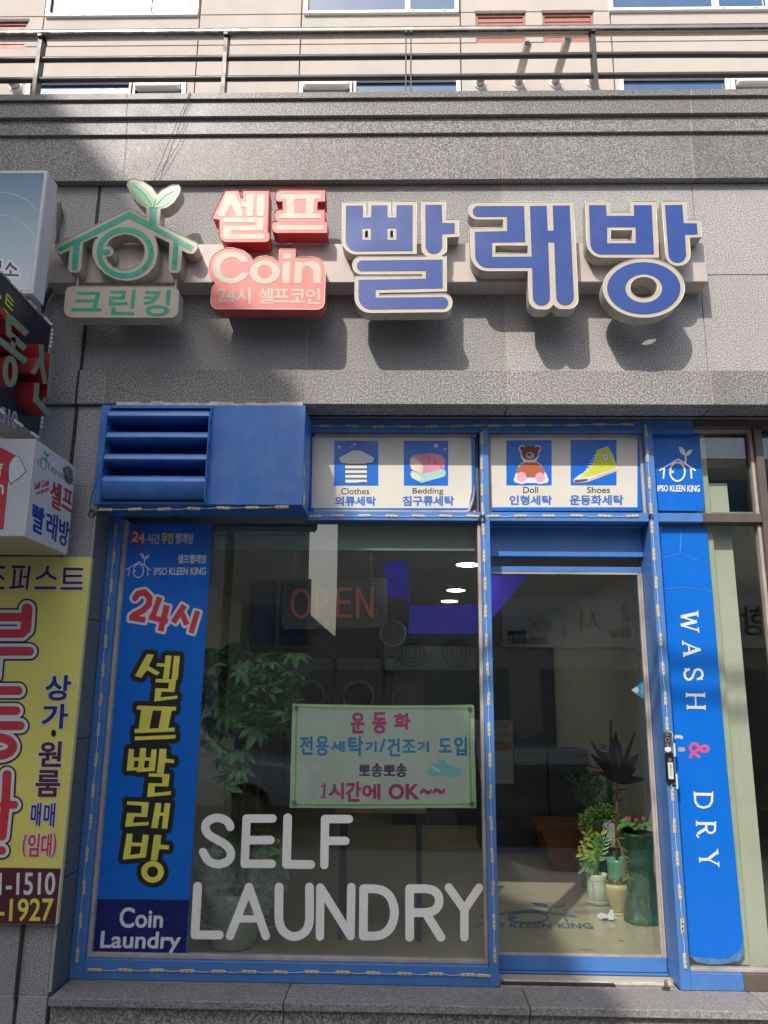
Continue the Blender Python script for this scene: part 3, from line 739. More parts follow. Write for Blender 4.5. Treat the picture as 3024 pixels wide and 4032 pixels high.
channel([(52,76),(365,76),(378,216),(640,214),(638,76),(968,76),(1008,812),(72,810,200)], [rect(380,450,662,580)], x3,
        [(xfl([[(95,127),(318,127),(327,267),(685,266),(682,127),(915,127),(945,770),(118,772,150)], rect(334,415,705,624)], x3), SBLUE)], SBLUE)
channel([(1045,72),(1360,72),(1385,316),(1553,316),(1570,545),(1408,550),(1428,918,158),(1108,918,158)], [], x3,
        [(xfl([[(1087,127),(1315,122),(1335,362),(1504,365),(1516,508),(1350,514),(1372,878,112),(1142,878,112)]], x3), SBLUE)], SBLUE)
pf = Pl('Y', FY-.004)
channel(ell(813,1208,533,388,56), [ell(812,1202,180,140,36)], x3, [([ [(x3[0]+a*x3[2], x3[1]+b*x3[2]) for a, b in ell(812,1212,479,341,52)], [(x3[0]+a*x3[2], x3[1]+b*x3[2]) for a, b in ell(812,1214,240,184,36)] ], SBLUE)], SBLUE)
# red pieces
pf = Pl('Y', FY-.012)
channel([(275,97),(440,97),(478,190),(494,190),(498,97),(828,95),(812,610),(834,640,30),(834,747,90),(205,747,100),(203,465),(98,455,70)], [], x4,
        [(xfl([g], x4), CREAM) for g in (
          [(290,145,8),(400,145,8),(462,270),(505,425,24),(430,428,24),(350,260),(268,425,30),(170,425,40)],
          [(545,148),(638,148),(625,425,40),(538,425,40),(538,305),(470,300,28),(470,242,28),(545,240)],
          [(680,146),(775,146),(765,425,40),(668,425,40)],
          [(252,440,28),(762,436),(752,600),(355,602),(352,643),(778,643,28),(778,703,28),(250,708,50),(258,540),(655,540),(660,500),(252,498,28)])],
        SRED, SRED, SREDS, SREDS, 'red block with two syllable strokes on its cream lettering, left of the upper pair', d=.105, tr=.003)
channel([(905,88,85),(1535,86),(1535,238),(1440,238),(1436,335),(1528,337),(1530,482),(1560,482),(1558,632),(860,632,75),(860,482,72),(935,482),(898,470,30),(898,335,66),(998,332),(998,238),(905,238,80)], [], x4,
        [(xfl([[(957,145,28),(1485,142),(1483,200),(1395,203),(1385,385),(1478,387),(1476,447),(945,447,28),(945,387,28),(1040,387),(1048,203),(957,203,28)], [(1148,203),(1292,203),(1285,385),(1146,385)]], x4), CREAM),
         (xfl([[(910,532,28),(1510,532),(1508,593),(910,593,28)]], x4), CREAM)], SRED, SRED, SREDS, SREDS, 'red block with a long notch at its right edge, right of the upper pair', d=.105, tr=.003)
pf = Pl('Y', FY-.002)
coin = [(370,818),(500,850),(590,915),(625,968),(700,930),(790,918),(880,940),(952,985),(962,835),(1160,833),(1155,937),(1370,930),(1450,945),(1520,1010),(1538,1100),(1525,1500),(1500,1570),(1440,1592),(160,1585),(110,1550),(95,1500),(110,1330),(155,1262),(90,1180),(65,1090),(75,1000),(120,910),(210,845),(290,820)]
sm = {0,1,2,5,6,11,12,13,14,15,16,17,18,19,20,21,23,24,25,26,27,28}
o = channel([(*p, 60) if i in sm else p for i, p in enumerate(coin)], [], x4, [], SRED, SRED, SREDS, TRIM, 'wide red panel below, reading Coin with a line of small lettering', d=.09, tr=.0022, name='panel')
CB = lambda q, b, bold: text(b, q, pf, CREAM, o, x4, bold=bold, off=.0014)
P = [('s', 46, [(560,1000-0),(520,960),(460,925),(380,912),(280,930),(210,990),(172,1070),(185,1150),(240,1210),(330,1232),(430,1222),(520,1185),(552,1150)])]
flat('lettering', sdf_loops([('p', [(578,1002),(487,1003),(430,950),(350,930),(270,965),(222,1030),(215,1095),(240,1160),(300,1198),(370,1205),(430,1180),(482,1132),(580,1132),(545,1190),(470,1240),(390,1265),(320,1270),(220,1245),(145,1175),(118,1080),(130,990),(185,910),(270,872),(370,868),(470,888),(540,935)])], x4), pf, CREAM, o, .0014)
flat('lettering', xfl([ell(777,1123,187,147,40), ell(774,1120,92,87,30)], x4), pf, CREAM, o, .0014)
flat('lettering', xfl([[(1012,888),(1103,890),(1100,955),(1008,953)], [(1000,993),(1098,993),(1085,1263),(993,1261)]], x4), pf, CREAM, o, .0014)
flat('lettering', xfl([[(1155,993),(1248,993),(1246,1015),(1320,983,30),(1430,988,60),(1482,1065,40),(1476,1266),(1383,1264),(1386,1090,50),(1310,1040,40),(1250,1075,40),(1232,1263),(1142,1262)]], x4), pf, CREAM, o, .0014)
CB((180,1325,292,1495), '2', 1.4); CB((292,1330,405,1495), '4', 1.4); CB((412,1318,592,1518), '시', 1.8)
for q, b in (((700,1325,880,1515), '셀'), ((888,1338,1078,1500), '프'), ((1095,1342,1283,1502), '코'), ((1295,1330,1468,1520), '인')): CB(q, b, 1.7)
# green emblem
pf = Pl('Y', FY)
emb = channel([(65,745,6),(862,358),(1035,458),(1040,358),(960,310),(880,220),(830,110,30),(845,45,30),(900,36,30),(1000,65,60),(1100,130,60),(1155,210),(1210,160,60),(1310,110,60),(1398,103,30),(1415,150,30),(1400,210,30),(1340,300,60),(1260,355,60),(1195,368),(1183,535),(1590,735,20),(1602,790,30),(1560,855,36),(1500,855,30),(1430,818),(1412,1062,50),(1280,1062,50),(1295,738),(1130,655,8),(1160,760,60),(1163,870,60),(1130,990,60),(1050,1080,60),(950,1130,60),(830,1150,60),(700,1130,60),(590,1070,60),(510,990,60),(460,880,60),(455,800,60),(480,710,30),(515,680),(500,665),(350,735),(322,1062,55),(188,1055,55),(210,815),(110,862,30),(50,835,40),(42,775,30)],
        [[(603,765),(640,775,20),(670,800,20),(682,835,20),(660,880,20),(600,890),(620,940,40),(680,1000,40),(750,1025,40),(830,1028,40),(930,990,60),(1000,920,60),(1028,830,60),(1015,760,60),(960,690,60),(880,650,60),(800,640,60),(700,665,60),(640,710,40)]], x5,
        [(xfl([[(75,795),(860,395),(1070,505),(1078,362),(1160,362),(1145,555),(1560,780),(1525,828),(1390,750),(1370,1028),(1315,1028),(1335,715),(850,470),(320,730),(290,1038),(228,1035),(245,765),(105,830)]], x5), SGREEN),
         (xfl([[(870,90,20),(895,72,15),(960,100,60),(1050,170,60),(1110,240,60),(1125,355),(1060,340,60),(960,280,60),(890,190,60)], [(1135,355),(1150,270,40),(1220,190,60),(1310,155,60),(1365,150,15),(1360,210,20),(1300,300,60),(1220,345,60)]], x5), SLEAF)], SGREEN, CREAM, CREAMS, CREAMS, 'green house emblem with a two leaf sprout', d=.09, tr=.0022, name='emblem')
flat('face_film', sdf_loops([('r', 810, 845, 284, 252, 29), ('s', 28, [(560, 840), (625, 838)])], x5), pf, SGREEN, emb, .0014, .0008)
flat('leaf_vein', sdf_loops([('s', 5, [(905,105),(970,160),(1030,220),(1075,290),(1095,325)]), ('s', 5, [(1335,178),(1260,215),(1200,270),(1155,320)]), ('s', 3.5, [(1140,262),(1120,350)]), ('s', 3, [(1075,357),(1165,357)])], x5, cell=.8), pf, SLEAFD, emb, .0022, .0006)
kp = channel([(170,1208,75),(1395,1210,75),(1385,1552,90),(140,1548,90)], [], x5,
        [(xfl([g], x5), SGREEN) for g in (
          [(288,1268),(540,1272),(505,1447),(555,1448),(550,1480),(220,1480),(225,1446),(455,1446),(468,1384),(265,1384),(270,1352),(478,1350),(488,1300),(282,1297)],
          [(650,1258),(825,1254),(808,1352),(680,1352),(678,1382),(838,1382),(834,1414),(630,1416),(635,1320),(770,1318),(775,1288),(648,1288)],
          [(885,1248),(928,1248),(905,1453),(868,1453)], [(662,1438),(705,1436),(705,1488),(912,1488),(908,1523),(655,1520)],
          [(1032,1262),(1200,1262),(1180,1320,30),(1120,1390,30),(1020,1412),(1003,1385),(1085,1365),(1110,1343),(1015,1343),(1020,1318),(1130,1318),(1145,1295),(1028,1290)],
          [(1262,1248),(1308,1248),(1290,1414),(1248,1408)])] + [(xfl([ell(1160,1475,130,62), ell(1160,1475,78,30)], x5), SGREEN)],
        SGREEN, CREAM, CREAMS, CREAMS, 'cream panel with green lettering below the emblem', d=.09, tr=.0022, name='panel')
for px in (308, 695):
    a = PY(px, 1090, -.20); mk('hanger', tube([a+np.array([0, 0, .06]), a-np.array([0, 0, .09])], .006, 8), CREAMS, SG)
# ------------------------------------------------------------------ blue vent box over the window
VB = thing('vent_box', 'blue sheet metal vent box with four sooty louvres above the left window', 'vent box', (-1.1, .05, 2.768))
vx0, vx1 = -1.700, -.546; vy = -.10; vz0, vz1 = 2.768, 3.343
lx0, lx1 = XX(422, 1800, vy), XX(826, 1800, vy)
ozt, ozb = Z(700, 1606, vy), Z(700, 1975, vy)
mk('casing', join(bx(vx0, lx0-.001, vy, .20, vz0, vz1, .002), bx(lx1, vx1, vy, .20, vz0, vz1, .002), bx(lx0, lx1, vy, .20, ozt, vz1), bx(lx0, lx1, vy, .20, vz0, ozb)), BLUEBOX, VB)
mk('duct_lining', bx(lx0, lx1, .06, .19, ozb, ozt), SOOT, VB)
lz = [Z(700, 1500+y*.7595, -.155) for y in (148, 258, 372, 487)]
for k, z in enumerate(lz):
    nxt = .088
    prof = [(-.085, .004), (-.125, .002), (-.146, -.006), (-.155, -.018), (-.160, -.038)]
    low = [(-.160, -.038), (-.156, -.044), (-.12, -.052), (.04, -.070)] if k < 3 else [(-.160, -.038), (-.158, -.050), (-.150, -.116), (-.11, -.122), (.0, -.120)]
    def sheet(pr, x0, x1):
        V = []; n = len(pr)
        for x in (x0, x1):
            for y, dz in pr: V.append((x, y, z+dz))
            for y, dz in pr: V.append((x, y+.004, z+dz-.004))
        N = 2*n; F = []
        for i in range(n-1): F += [(i, i+1, N+i+1, N+i), (n+i, N+n+i, N+n+i+1, n+i+1)]
        return V, F
    lv = mk('louvre', sheet(prof, lx0+.004, lx1-.004), BLUEBOX, VB, True)
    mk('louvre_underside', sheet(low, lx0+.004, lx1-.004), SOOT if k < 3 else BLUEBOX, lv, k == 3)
for x, l in ((lx0, 0), (lx1, 1)):
    zt_, zb_ = lz[0]+.05, ozb-.015
    pts = [(vy, zt_), (vy-.015, zt_-.01), (vy-.065, zt_-.09), (vy-.066, zb_+.02), (vy-.05, zb_), (vy, zb_)]
    t = .004
    V = [(x-t/2, a, b) for a, b in pts]+[(x+t/2, a, b) for a, b in pts]; n = len(pts)
    F = [tuple(range(n))[::-1], tuple(range(n, 2*n))]+[(i, (i+1) % n, n+(i+1) % n, n+i) for i in range(n)]
    p = mk('side_fin', (V, F), BLUEBOX, VB)
    for q in range(4):
        zc = zt_-.12-q*.135
        mk('fin_slot', extrude([[(a, b) for a, b in ell(vy-.034, zc, .012, .022, 14)]], lambda a, b: np.array([x+(t/2+.0006 if l else -t/2-.0006), a, b]) if False else np.array([x+.0032, a, b]), 0) if False else (([(x+.0026, vy-.034+.010*math.cos(w_), zc+.024*math.sin(w_)) for w_ in [2*math.pi*i/14 for i in range(14)]], [tuple(range(14))])), DARKGAP, p)
mk('caulk_strip', join(*[bx(-1.62+i*.066, -1.62+(i+1)*.066, vy+.01+random.uniform(-.004, .006), -.03, vz1+.0005, vz1+random.uniform(.016, .028), .002) for i in range(16)]), M('white_caulk', (.62, .60, .56), .8, var=.25, vs=20, dirt=.5), VB)
for k in range(12):
    q = (lx1+.012, vy-.002, vz0+.10+k*.042) if k < 6 else (vx0+.018, vy-.002, vz0+.06+(k-6)*.085)
    mk('rivet', blob(q, .003, .003, .003, 8, 5), BLUE, VB)

# ------------------------------------------------------------------ LED module strings
def led_mesh():
    L, Wd, H = .036, .0078, .0055
    a = bx(-L, L, -Wd, Wd, 0, H, .0022); parts = [a, bx(-L*.86, L*.86, -Wd*.62, Wd*.62, H+.0001, H+.0006)]; fm = [0, 1]
    for u in (-.62, 0, .62): parts.append(bx(L*u-.0032, L*u+.0032, -.0032, .0032, H+.0008, H+.0022, .0005)); fm.append(2)
    V, F, I = join(*parts, idx=fm)
    me = bpy.data.meshes.new('led_module'); me.from_pydata(V, [], F)
    for m in (LEDBODY, LEDDK, LEDDOT): me.materials.append(m)
    me.polygons.foreach_set('material_index', I); return me
LEDM = led_mesh()
def leds(label, pts, Y, vert, wire_extra=()):
    P = [PY(x, y, Y) for x, y in pts]
    t = thing('led_light_string', label, 'light string', P[0], 'led module strings taped to the blue frame'); base = np.array(P[0])
    W = []
    if wire_extra: W += [PY(x, y, Y-.004) for x, y in wire_extra]
    for k, p in enumerate(P):
        o = bpy.data.objects.new('led_module', LEDM); COL.objects.link(o); o.parent = t
        o.location = tuple(p-base)
        j = random.uniform(-.05, .05)
        o.rotation_euler = (math.pi/2, (math.pi/2 if vert else 0)+j, 0)
        a, b = p+np.array([0, -.004, 0]), None
        d = np.array([0, 0, 1.]) if vert else np.array([-1., 0, 0])
        W += [p+d*.036+np.array([0, -.004, 0]), p-d*.036+np.array([0, -.004, 0])]
        if k < len(P)-1:
            q = P[k+1]; m_ = (p+q)/2; w_ = np.array([random.choice((-1, 1))*random.uniform(.001, .004), 0, 0]) if vert else np.array([0, 0, -random.uniform(.001, .005)])
            W.append(m_+w_+np.array([0, -.005, 0]))
    pts_ = []
    for i in range(len(W)-1):
        for s_ in (0, .5): pts_.append(W[i]*(1-s_)+W[i+1]*s_)
    pts_.append(W[-1])
    mk('wire', tube(pts_, .0019, 5), WIRE, t, True)
    return t
def cv(o, sc, pts): return [(o[0]+p[0]*sc, o[1]+p[1]*sc, *((p[2]*sc,) if len(p) > 2 else ())) for p in pts]
leds('string of led modules down the dark left jamb beside the poster window', cv((0, 2150), .7463, [(608, -82), (600, 60), (587, 207), (571, 355), (557, 503), (543, 656), (531, 811), (519, 968), (507, 1127), (490, 1291), (478, 1455), (458, 1627), (442, 1800), (424, 1978), (408, 2158)]), .199, True)
leds('string of led modules along the blue sill under the lettered window', cv((150, 3400), .904, [(246, 463), (381, 464), (517, 465), (650, 468), (785, 470), (920, 471), (1056, 473), (1191, 472), (1326, 474), (1461, 477), (1597, 480)])+cv((1550, 3400), .8885, [(188, 489), (328, 493), (398, 497)]), .199, False, cv((1550, 3400), .8885, [(352, 530), (362, 510)])[:0])
leds('string of led modules down the post between lettered window and glass door', cv((1150, 1550), .633, [(1180, 280), (1180, 438), (1183, 600), (1186, 718)])+cv((1850, 1980), .7077, [(75, 148), (80, 297), (86, 450), (88, 605), (92, 765), (99, 927), (105, 1092)])+cv((1850, 2700), .7077, [(107, 245), (112, 415), (116, 590), (119, 765), (124, 945), (129, 1128), (134, 1312)])+[(1948, 3762)], .197, True, cv((1150, 1550), .633, [(1230, 205), (1188, 240)]))
leds('string of led modules down the right hand post beside the WASH banner', cv((1850, 1550), .7077, [(978, 205), (989, 350), (999, 497), (1008, 643)])+cv((1850, 1980), .7077, [(1014, 138), (1024, 288), (1037, 445), (1047, 602), (1062, 762), (1075, 923), (1088, 1088), (1097, 1230)]), .197, True)
leds('short string of led modules low on the right post below the black intercom', cv((1850, 2700), .7077, [(1127, 603), (1138, 780), (1154, 963), (1168, 1148), (1184, 1337)])+cv((1550, 3400), .8885, [(1278, 278), (1290, 432)]), .197, True)
leds('shaded string of led modules high above the clothes and doll pictures', cv((1150, 1550), .633, [(210, 200), (375, 200), (538, 204), (702, 203), (865, 203), (1030, 200), (1168, 197)])+cv((1850, 1550), .7077, [(135, 177), (272, 175), (423, 174), (575, 174), (725, 170), (878, 170)]), .203, False, cv((1150, 1550), .633, [(70, 80), (85, 140), (108, 200)]))
leds('sunlit string of led modules below the clothes and bedding picture panel', cv((1150, 1550), .633, [(145, 763), (284, 760), (450, 760), (618, 762), (786, 762), (955, 762), (1124, 762)]), .2015, False)
leds('sunlit string of led modules below the doll and shoes picture panel', cv((1850, 1550), .7077, [(128, 682), (282, 681), (438, 681), (594, 680), (751, 682), (905, 682)]), .2015, False, ())
leds('string of led modules along the bottom edge of the blue vent box', cv((0, 1500), .7595, [(548, 667), (699, 665), (852, 665), (1005, 662), (1157, 659), (1309, 657), (1462, 654)]), -.101, False, cv((0, 1500), .7595, [(495, 672)]))
def leds_side():
    t = leds('string of narrow led modules up the right edge of the blue vent box', [(1194, 1500+y*.7595) for y in (185, 325, 468, 608)], -.075, True)
    for c in t.children:
        if c.name.startswith('led_module'): c.rotation_euler = (math.pi/2, math.pi/2, math.pi/2); c.location.x += .002
    return t
leds_side()
for (x, y), lb in (((1897, 2043), 'tangle of black and grey wire where the middle post meets the transom'), ((2563, 2032), 'small taped wire joint at the right end of the doll panel transom'), ((362, 2023), 'black wire coil hanging off the left end of the vent box')):
    c = PY(x, y, .19 if x > 1000 else -.11); pts = []
    sc_ = .55 if x > 2000 else 1
    for i in range(34): a = i*.62; pts.append(c+np.array([.017*sc_*math.cos(a)*(1+.3*math.sin(i*1.7)), -.004*math.sin(i*.9), .02*sc_*math.sin(a)*(1+.25*math.cos(i*2.1))]))
    tag(mk('wire_tangle', tube(pts, .0022, 5), BLKW, smooth=True), lb, 'wire')
lw = [PY(*p, -.10) for p in ((378, 1900), (362, 1950), (354, 1990), (362, 2020), (395, 2040), (430, 2055))]
tag(mk('black_wire', tube(lw, .003, 6), BLKW, smooth=True), 'loose black wire hanging beside the left side of the vent box', 'wire')

# ------------------------------------------------------------------ picture panels above window and door
E1 = (1150, 1550, .633); E2 = (1850, 1550, .7077)
def board(name, label, cat, loops, pl, mat, depth=.004, off=0): 
    o = mk(name, extrude(loops, pl, depth, off, back=True), mat); return tag(o, label, cat)
def pbox(L): a = np.array([p for q in L for p in q]); return a
pp = Pl('Y', .247)
SKIN = M('teddy_brown', (.42, .11, .03), .5); SKD = M('teddy_dark_brown', (.13, .035, .015), .5); MUZ = M('teddy_grey_muzzle', (.42, .33, .30), .5); PAW = M('paw_pink', (.72, .38, .50), .5)
PNK = M('towel_pink', (.74, .28, .42), .5); MINT = M('towel_mint', (.42, .66, .60), .5); TOWC = M('towel_cream', (.74, .68, .50), .5); YEG = M('shoe_yellow_green', (.58, .66, .04), .5); SOLE = M('shoe_sole_pink', (.72, .48, .46), .5); TOE = M('shoe_toe_brown', (.14, .06, .03), .5); STRG = M('dark_green_stripe', (.06, .13, .11), .5)
PB = tag(mk('service_sign', extrude(xfl([[(110, 250), (1138, 247), (1134, 560), (1122, 650), (1088, 728), (108, 738)]], E1), pp, .004, 0, back=True), BFILM), 'picture panel for clothes and bedding with a peeling lower right corner', 'sign panel', 'service picture panels')
pt = lambda L, m, par, off, xf, n='print': flat(n, xfl(L, xf) if not callable(L) else L(), pp, m, par, off, .0004)
pt([[(127, 272), (1113, 270), (1118, 600), (1098, 712), (121, 712)]], PANELW, PB, .0008, E1, 'cream_field')
mk('curled_corner', ([*(PY(*p, y) for p, y in zip([(1150+x*.633, 1550+y_*.633) for x, y_ in ((1134, 560), (1136, 600), (1128, 660), (1104, 735), (1088, 728), (1122, 650))], (.243, .222, .205, .212, .240, .236)))], [(0, 1, 2, 5), (5, 2, 3, 4)]), GASK, PB, True)
for a in ((262, 293, 537, 573), (695, 293, 971, 573)): pt([rect(*a)], BFILM, PB, .0014, E1, 'picture_field')
pt([[(372, 350), (430, 350), (518, 400), (503, 434), (470, 432), (468, 555), (328, 557), (328, 436), (303, 436), (284, 401)]], BLACK, PB, .0018, E1)
pt([[(374, 354, 5), (428, 354, 5), (513, 401), (500, 430), (466, 430), (466, 552), (440, 549), (400, 554), (331, 554), (331, 433), (306, 432), (289, 401)]], WPR, PB, .0022, E1, 'shirt_print')
for k in range(4): pt([rect(331, 436+k*29, 466, 448+k*29)], STRG, PB, .0026, E1, 'stripe_print')
for c in ((294, 331, 10), (390, 317, 8), (370, 333, 4)): pt([ell(c[0], c[1], c[2], c[2], 14)], WPR, PB, .0018, E1)
def star(cx, cy, r): return [(cx+(r if k % 2 == 0 else r*.42)*math.sin(math.pi*k/5), cy-(r if k % 2 == 0 else r*.42)*math.cos(math.pi*k/5)) for k in range(10)]
pt([star(896, 325, 18)], WPR, PB, .0018, E1, 'star_print'); pt([star(950, 346, 11)], WPR, PB, .0018, E1, 'star_print')
pt([[(733, 400, 10), (765, 382, 10), (860, 370, 15), (930, 380, 15), (955, 415, 15), (945, 470, 15), (810, 502, 10), (745, 475, 12), (730, 440, 10)]], PNK, PB, .0018, E1)
pt([[(745, 480, 8), (810, 500, 6), (945, 468, 15), (958, 490, 12), (950, 515, 12), (805, 555, 12), (745, 525, 10), (735, 500, 8)]], MINT, PB, .002, E1)
pt([[(735, 420, 8), (750, 392, 8), (790, 420, 14), (815, 455, 14), (812, 500, 10), (745, 472, 12)]], TOWC, PB, .0024, E1); pt([[(738, 500, 6), (760, 490, 8), (805, 520, 10), (803, 553, 10), (745, 520, 10)]], TOWC, PB, .0026, E1)
for k in range(9): pt([ell(820+(k*37) % 115, 392+(k*23) % 78, 4, 6, 8)], REDP, PB, .0022, E1)
tx = lambda s, q, m, par, xf, bold=0, off=.0016, **k: text(s, q, pp, m, par, xf, bold=bold, off=off, cell=.9, **k)
tx('Clothes', (305, 588, 479, 626), BLACK, PB, E1, .3); tx('Bedding', (750, 587, 940, 632), BLACK, PB, E1, .3)
tx('의류세탁', (270, 641, 520, 697), TXTBLUE, PB, E1, 1.6); tx('침구류세탁', (690, 638, 1006, 697), TXTBLUE, PB, E1, 1.6)
PB2 = tag(mk('service_sign', extrude(xfl([rect(100, 212, 955, 652)], E2), pp, .004, 0, back=True), BFILM), 'picture panel for doll and shoes with flat even edges above the door', 'sign panel', 'service picture panels')
pt([rect(116, 243, 932, 632)], PANELW, PB2, .0008, E2, 'cream_field')
pt([rect(203, 260, 455, 511)], BFILM, PB2, .0014, E2, 'picture_field'); pt([rect(561, 258, 816, 511)], BFILM, PB2, .0014, E2, 'picture_field')
flat('print', sdf_loops([('c' and 's', 8, [(p[0], p[1])]) for p in ()] + [('s', 16, [(292, 307)]), ('s', 16, [(377, 307)]), ('s', 46, [(333, 338)]), ('s', 44, [(315, 425), (355, 425)]), ('s', 34, [(288, 465)]), ('s', 34, [(392, 465)]), ('s', 14, [(262, 478), (420, 480)])], E2, grow=3, cell=1), pp, WPR, PB2, .0018, .0004)
flat('bear_print', sdf_loops([('s', 14, [(292, 307)]), ('s', 14, [(377, 307)]), ('s', 40, [(328, 330), (340, 330)])], E2, cell=1), pp, SKD, PB2, .0022, .0004)
flat('bear_print', sdf_loops([('s', 42, [(312, 425), (358, 425)]), ('s', 25, [(285, 430), (290, 450)]), ('s', 25, [(392, 430), (388, 450)])], E2, cell=1), pp, SKIN, PB2, .0024, .0004)
pt([ell(335, 346, 24, 20)], MUZ, PB2, .0028, E2); pt([ell(330, 340, 10, 7)], BLACK, PB2, .0032, E2); pt([ell(288, 463, 27, 27)], PAW, PB2, .0028, E2); pt([ell(390, 466, 27, 27)], PAW, PB2, .0028, E2)
pt([[(705, 312, 8), (735, 305), (765, 292), (775, 305), (798, 350), (820, 415), (818, 432), (660, 490), (580, 500, 10), (577, 478), (600, 458), (640, 435), (690, 385), (700, 340)]], WPR, PB2, .0018, E2, 'shoe_print')
pt([[(707, 316), (737, 309), (766, 297), (794, 350), (812, 410), (808, 418), (665, 462), (622, 470), (622, 450), (645, 436), (692, 388), (704, 345)]], YEG, PB2, .0022, E2, 'shoe_print')
pt([[(580, 481), (655, 474), (656, 486), (585, 499)]], TOE, PB2, .0023, E2); pt([[(658, 476), (816, 420), (816, 432), (660, 488)]], SOLE, PB2, .0023, E2)
pt([ell(754, 353, 20, 22), ell(754, 353, 17, 19)], GASK, PB2, .0026, E2); pt([ell(754, 353, 16.5, 18.5)], WPR, PB2, .0026, E2); pt([star(754, 353, 8)], BFILM, PB2, .003, E2)
flat('lace_print', sdf_loops([('s', 2.4, [(693+5*k*-1.9, 345+k*15), (712-8*k, 340+k*15)]) for k in range(7)], E2, cell=.8), pp, WPR, PB2, .0026, .0004)
tx('Doll', (297, 519, 379, 553), BLACK, PB2, E2, .3); tx('Shoes', (652, 519, 779, 553), BLACK, PB2, E2, .3)
tx('인형세탁', (222, 568, 455, 618), TXTBLUE, PB2, E2, 1.6); tx('운동화세탁', (557, 566, 852, 619), TXTBLUE, PB2, E2, 1.6)
PB3 = tag(mk('emblem_panel', extrude(xfl([[(1008, 210), (1275, 210), (1308, 628, 40), (1300, 653, 50), (1030, 650, 50), (1020, 640, 20)]], E2), Pl('Y', .2575), .0015, 0, back=True), BFILM), 'blue film with a white house emblem and rounded bottom corners, upper right', 'window film')
p3 = Pl('Y', .2575)
logo((1052, 292, 1258, 490), p3, WFILM, PB3, E2, .022, .0012); text('IPSO KLEEN KING', ((1044, 510), (1279, 510), (1279, 546), (1044, 543)), p3, WFILM, PB3, E2, bold=.5, off=.0012, cell=.9)

# ------------------------------------------------------------------ poster film on the left of the window
pg = Pl('Y', .2590)
E3 = (300, 1980, 950/1659); E4 = (300, 2500, .51236); E5 = (150, 3400, .904)
tl = (478, 2062); po = [tl, (838, 2062), (809.8, 2500), (748.3, 3500), (736, 3750, 14), (724, 3768, 16), (362, 3764, 8), (352, 3756, 8)]
PO = tag(mk('poster_film', extrude([fillet(po)], pg, .0012, 0, back=True), BFILM), 'tall blue window film with yellow vertical lettering at the left of the window', 'window film')
flat('navy_field', [fillet([(150+246*.904, 3400+155*.904), (150+658*.904, 3400+158*.904), (150+642*.904, 3400+402*.904, 10), (150+222*.904, 3400+402*.904, 10)])], pg, NAVY, PO, .0006, .0004)
tp = lambda s, q, m, xf=E3, bold=0, off=.0012, **k: text(s, q, pg, m, PO, xf, bold=bold, off=off, cell=k.pop('cell', 1.0), depth=.0004, **k)
flat('badge', xfl([[(380, 178, 18), (470, 195, 18), (478, 275, 18), (450, 296, 18), (382, 275, 20), (372, 240, 20)]], E3), pg, M('dull_red_print', (.50, .03, .05), .45), PO, .0008, .0004)
tp('24', ((392, 196), (473, 210), (468, 280), (384, 262)), WPR, bold=1.2)
tp('시간', ((492, 210), (577, 220), (573, 282), (488, 276)), WPR, bold=1); tp('무인', ((590, 206), (668, 206), (664, 280), (586, 280)), YTXT, bold=1.6); tp('빨래방', ((686, 208), (810, 210), (804, 282), (684, 280)), WPR, bold=1)
tp('셀프빨래방', ((702, 356), (898, 356), (894, 416), (700, 416)), WPR, bold=.8); tp('IPSO KLEEN KING', ((537, 446), (894, 444), (890, 495), (535, 495)), WPR, bold=.6)
logo(((350, 340), (520, 340), (514, 520), (338, 515)), pg, WPR, PO, E3, .02, .0012)
k24 = [('s', 21, [(405, 655), (425, 625), (470, 615), (505, 650), (500, 700), (460, 740), (400, 770), (385, 790)]), ('b', 20, [(366, 788), (476, 805)]), ('b', 19, [(575, 650), (525, 788)]), ('b', 19, [(502, 785), (630, 815)]), ('b', 21, [(625, 705), (580, 882)]),
       ('b', 20, [(745, 705), (668, 822)]), ('b', 19, [(720, 745), (762, 838)]), ('b', 19, [(835, 745), (790, 895)]), ('b', 19, [(408, 762), (398, 790)])]
flat('lettering_outline', sdf_loops(k24, E3, grow=10, cell=1.3), pg, WPR, PO, .0010, .0004); flat('lettering', sdf_loops(k24, E3, cell=1.3), pg, REDP, PO, .0016, .0004)
yl = [[(545,147),(598,152),(558,238),(645,290),(618,312),(545,270),(500,330),(452,315)], [(688,158),(735,160),(712,340),(665,336),(680,245),(617,240),(622,215),(682,220)], [(752,160),(798,162),(780,345),(732,342)],
      [(612,338),(770,342),(755,440),(655,436),(650,480),(778,466),(776,490),(600,512),(610,408),(708,412),(714,368),(610,364)],
      [(470,543),(770,552),(765,582),(735,582),(708,715),(760,712),(756,742),(448,755),(452,722),(480,722),(500,575),(465,572)], [(450,782),(766,768),(762,796),(452,810)],
      [(405,875),(445,878),(440,940),(485,942),(492,868),(538,870),(534,940),(572,942),(580,878),(620,880),(605,1045),(465,1055),(468,1040),(388,1045)],
      [(642,874),(695,876),(690,950),(756,958),(752,985),(685,980),(672,1066),(620,1062)],
      [(560,1062),(720,1070),(708,1165),(605,1162),(602,1215),(730,1200),(726,1228),(546,1246),(556,1138),(660,1140),(665,1092),(556,1088)],
      [(392,1278),(560,1286),(545,1400),(448,1396),(436,1444),(560,1436),(556,1462),(376,1474),(392,1366),(500,1370),(506,1312),(390,1304)],
      [(610,1290),(655,1292),(648,1365),(672,1366),(682,1292),(725,1294),(700,1490),(658,1488),(668,1392),(642,1390),(626,1486),(576,1484)],
      [(390,1526),(435,1528),(428,1595),(505,1598),(512,1534),(560,1536),(535,1710),(358,1726)], [(600,1536),(655,1536),(648,1610),(715,1618),(712,1648),(640,1645),(622,1735),(572,1732)]]
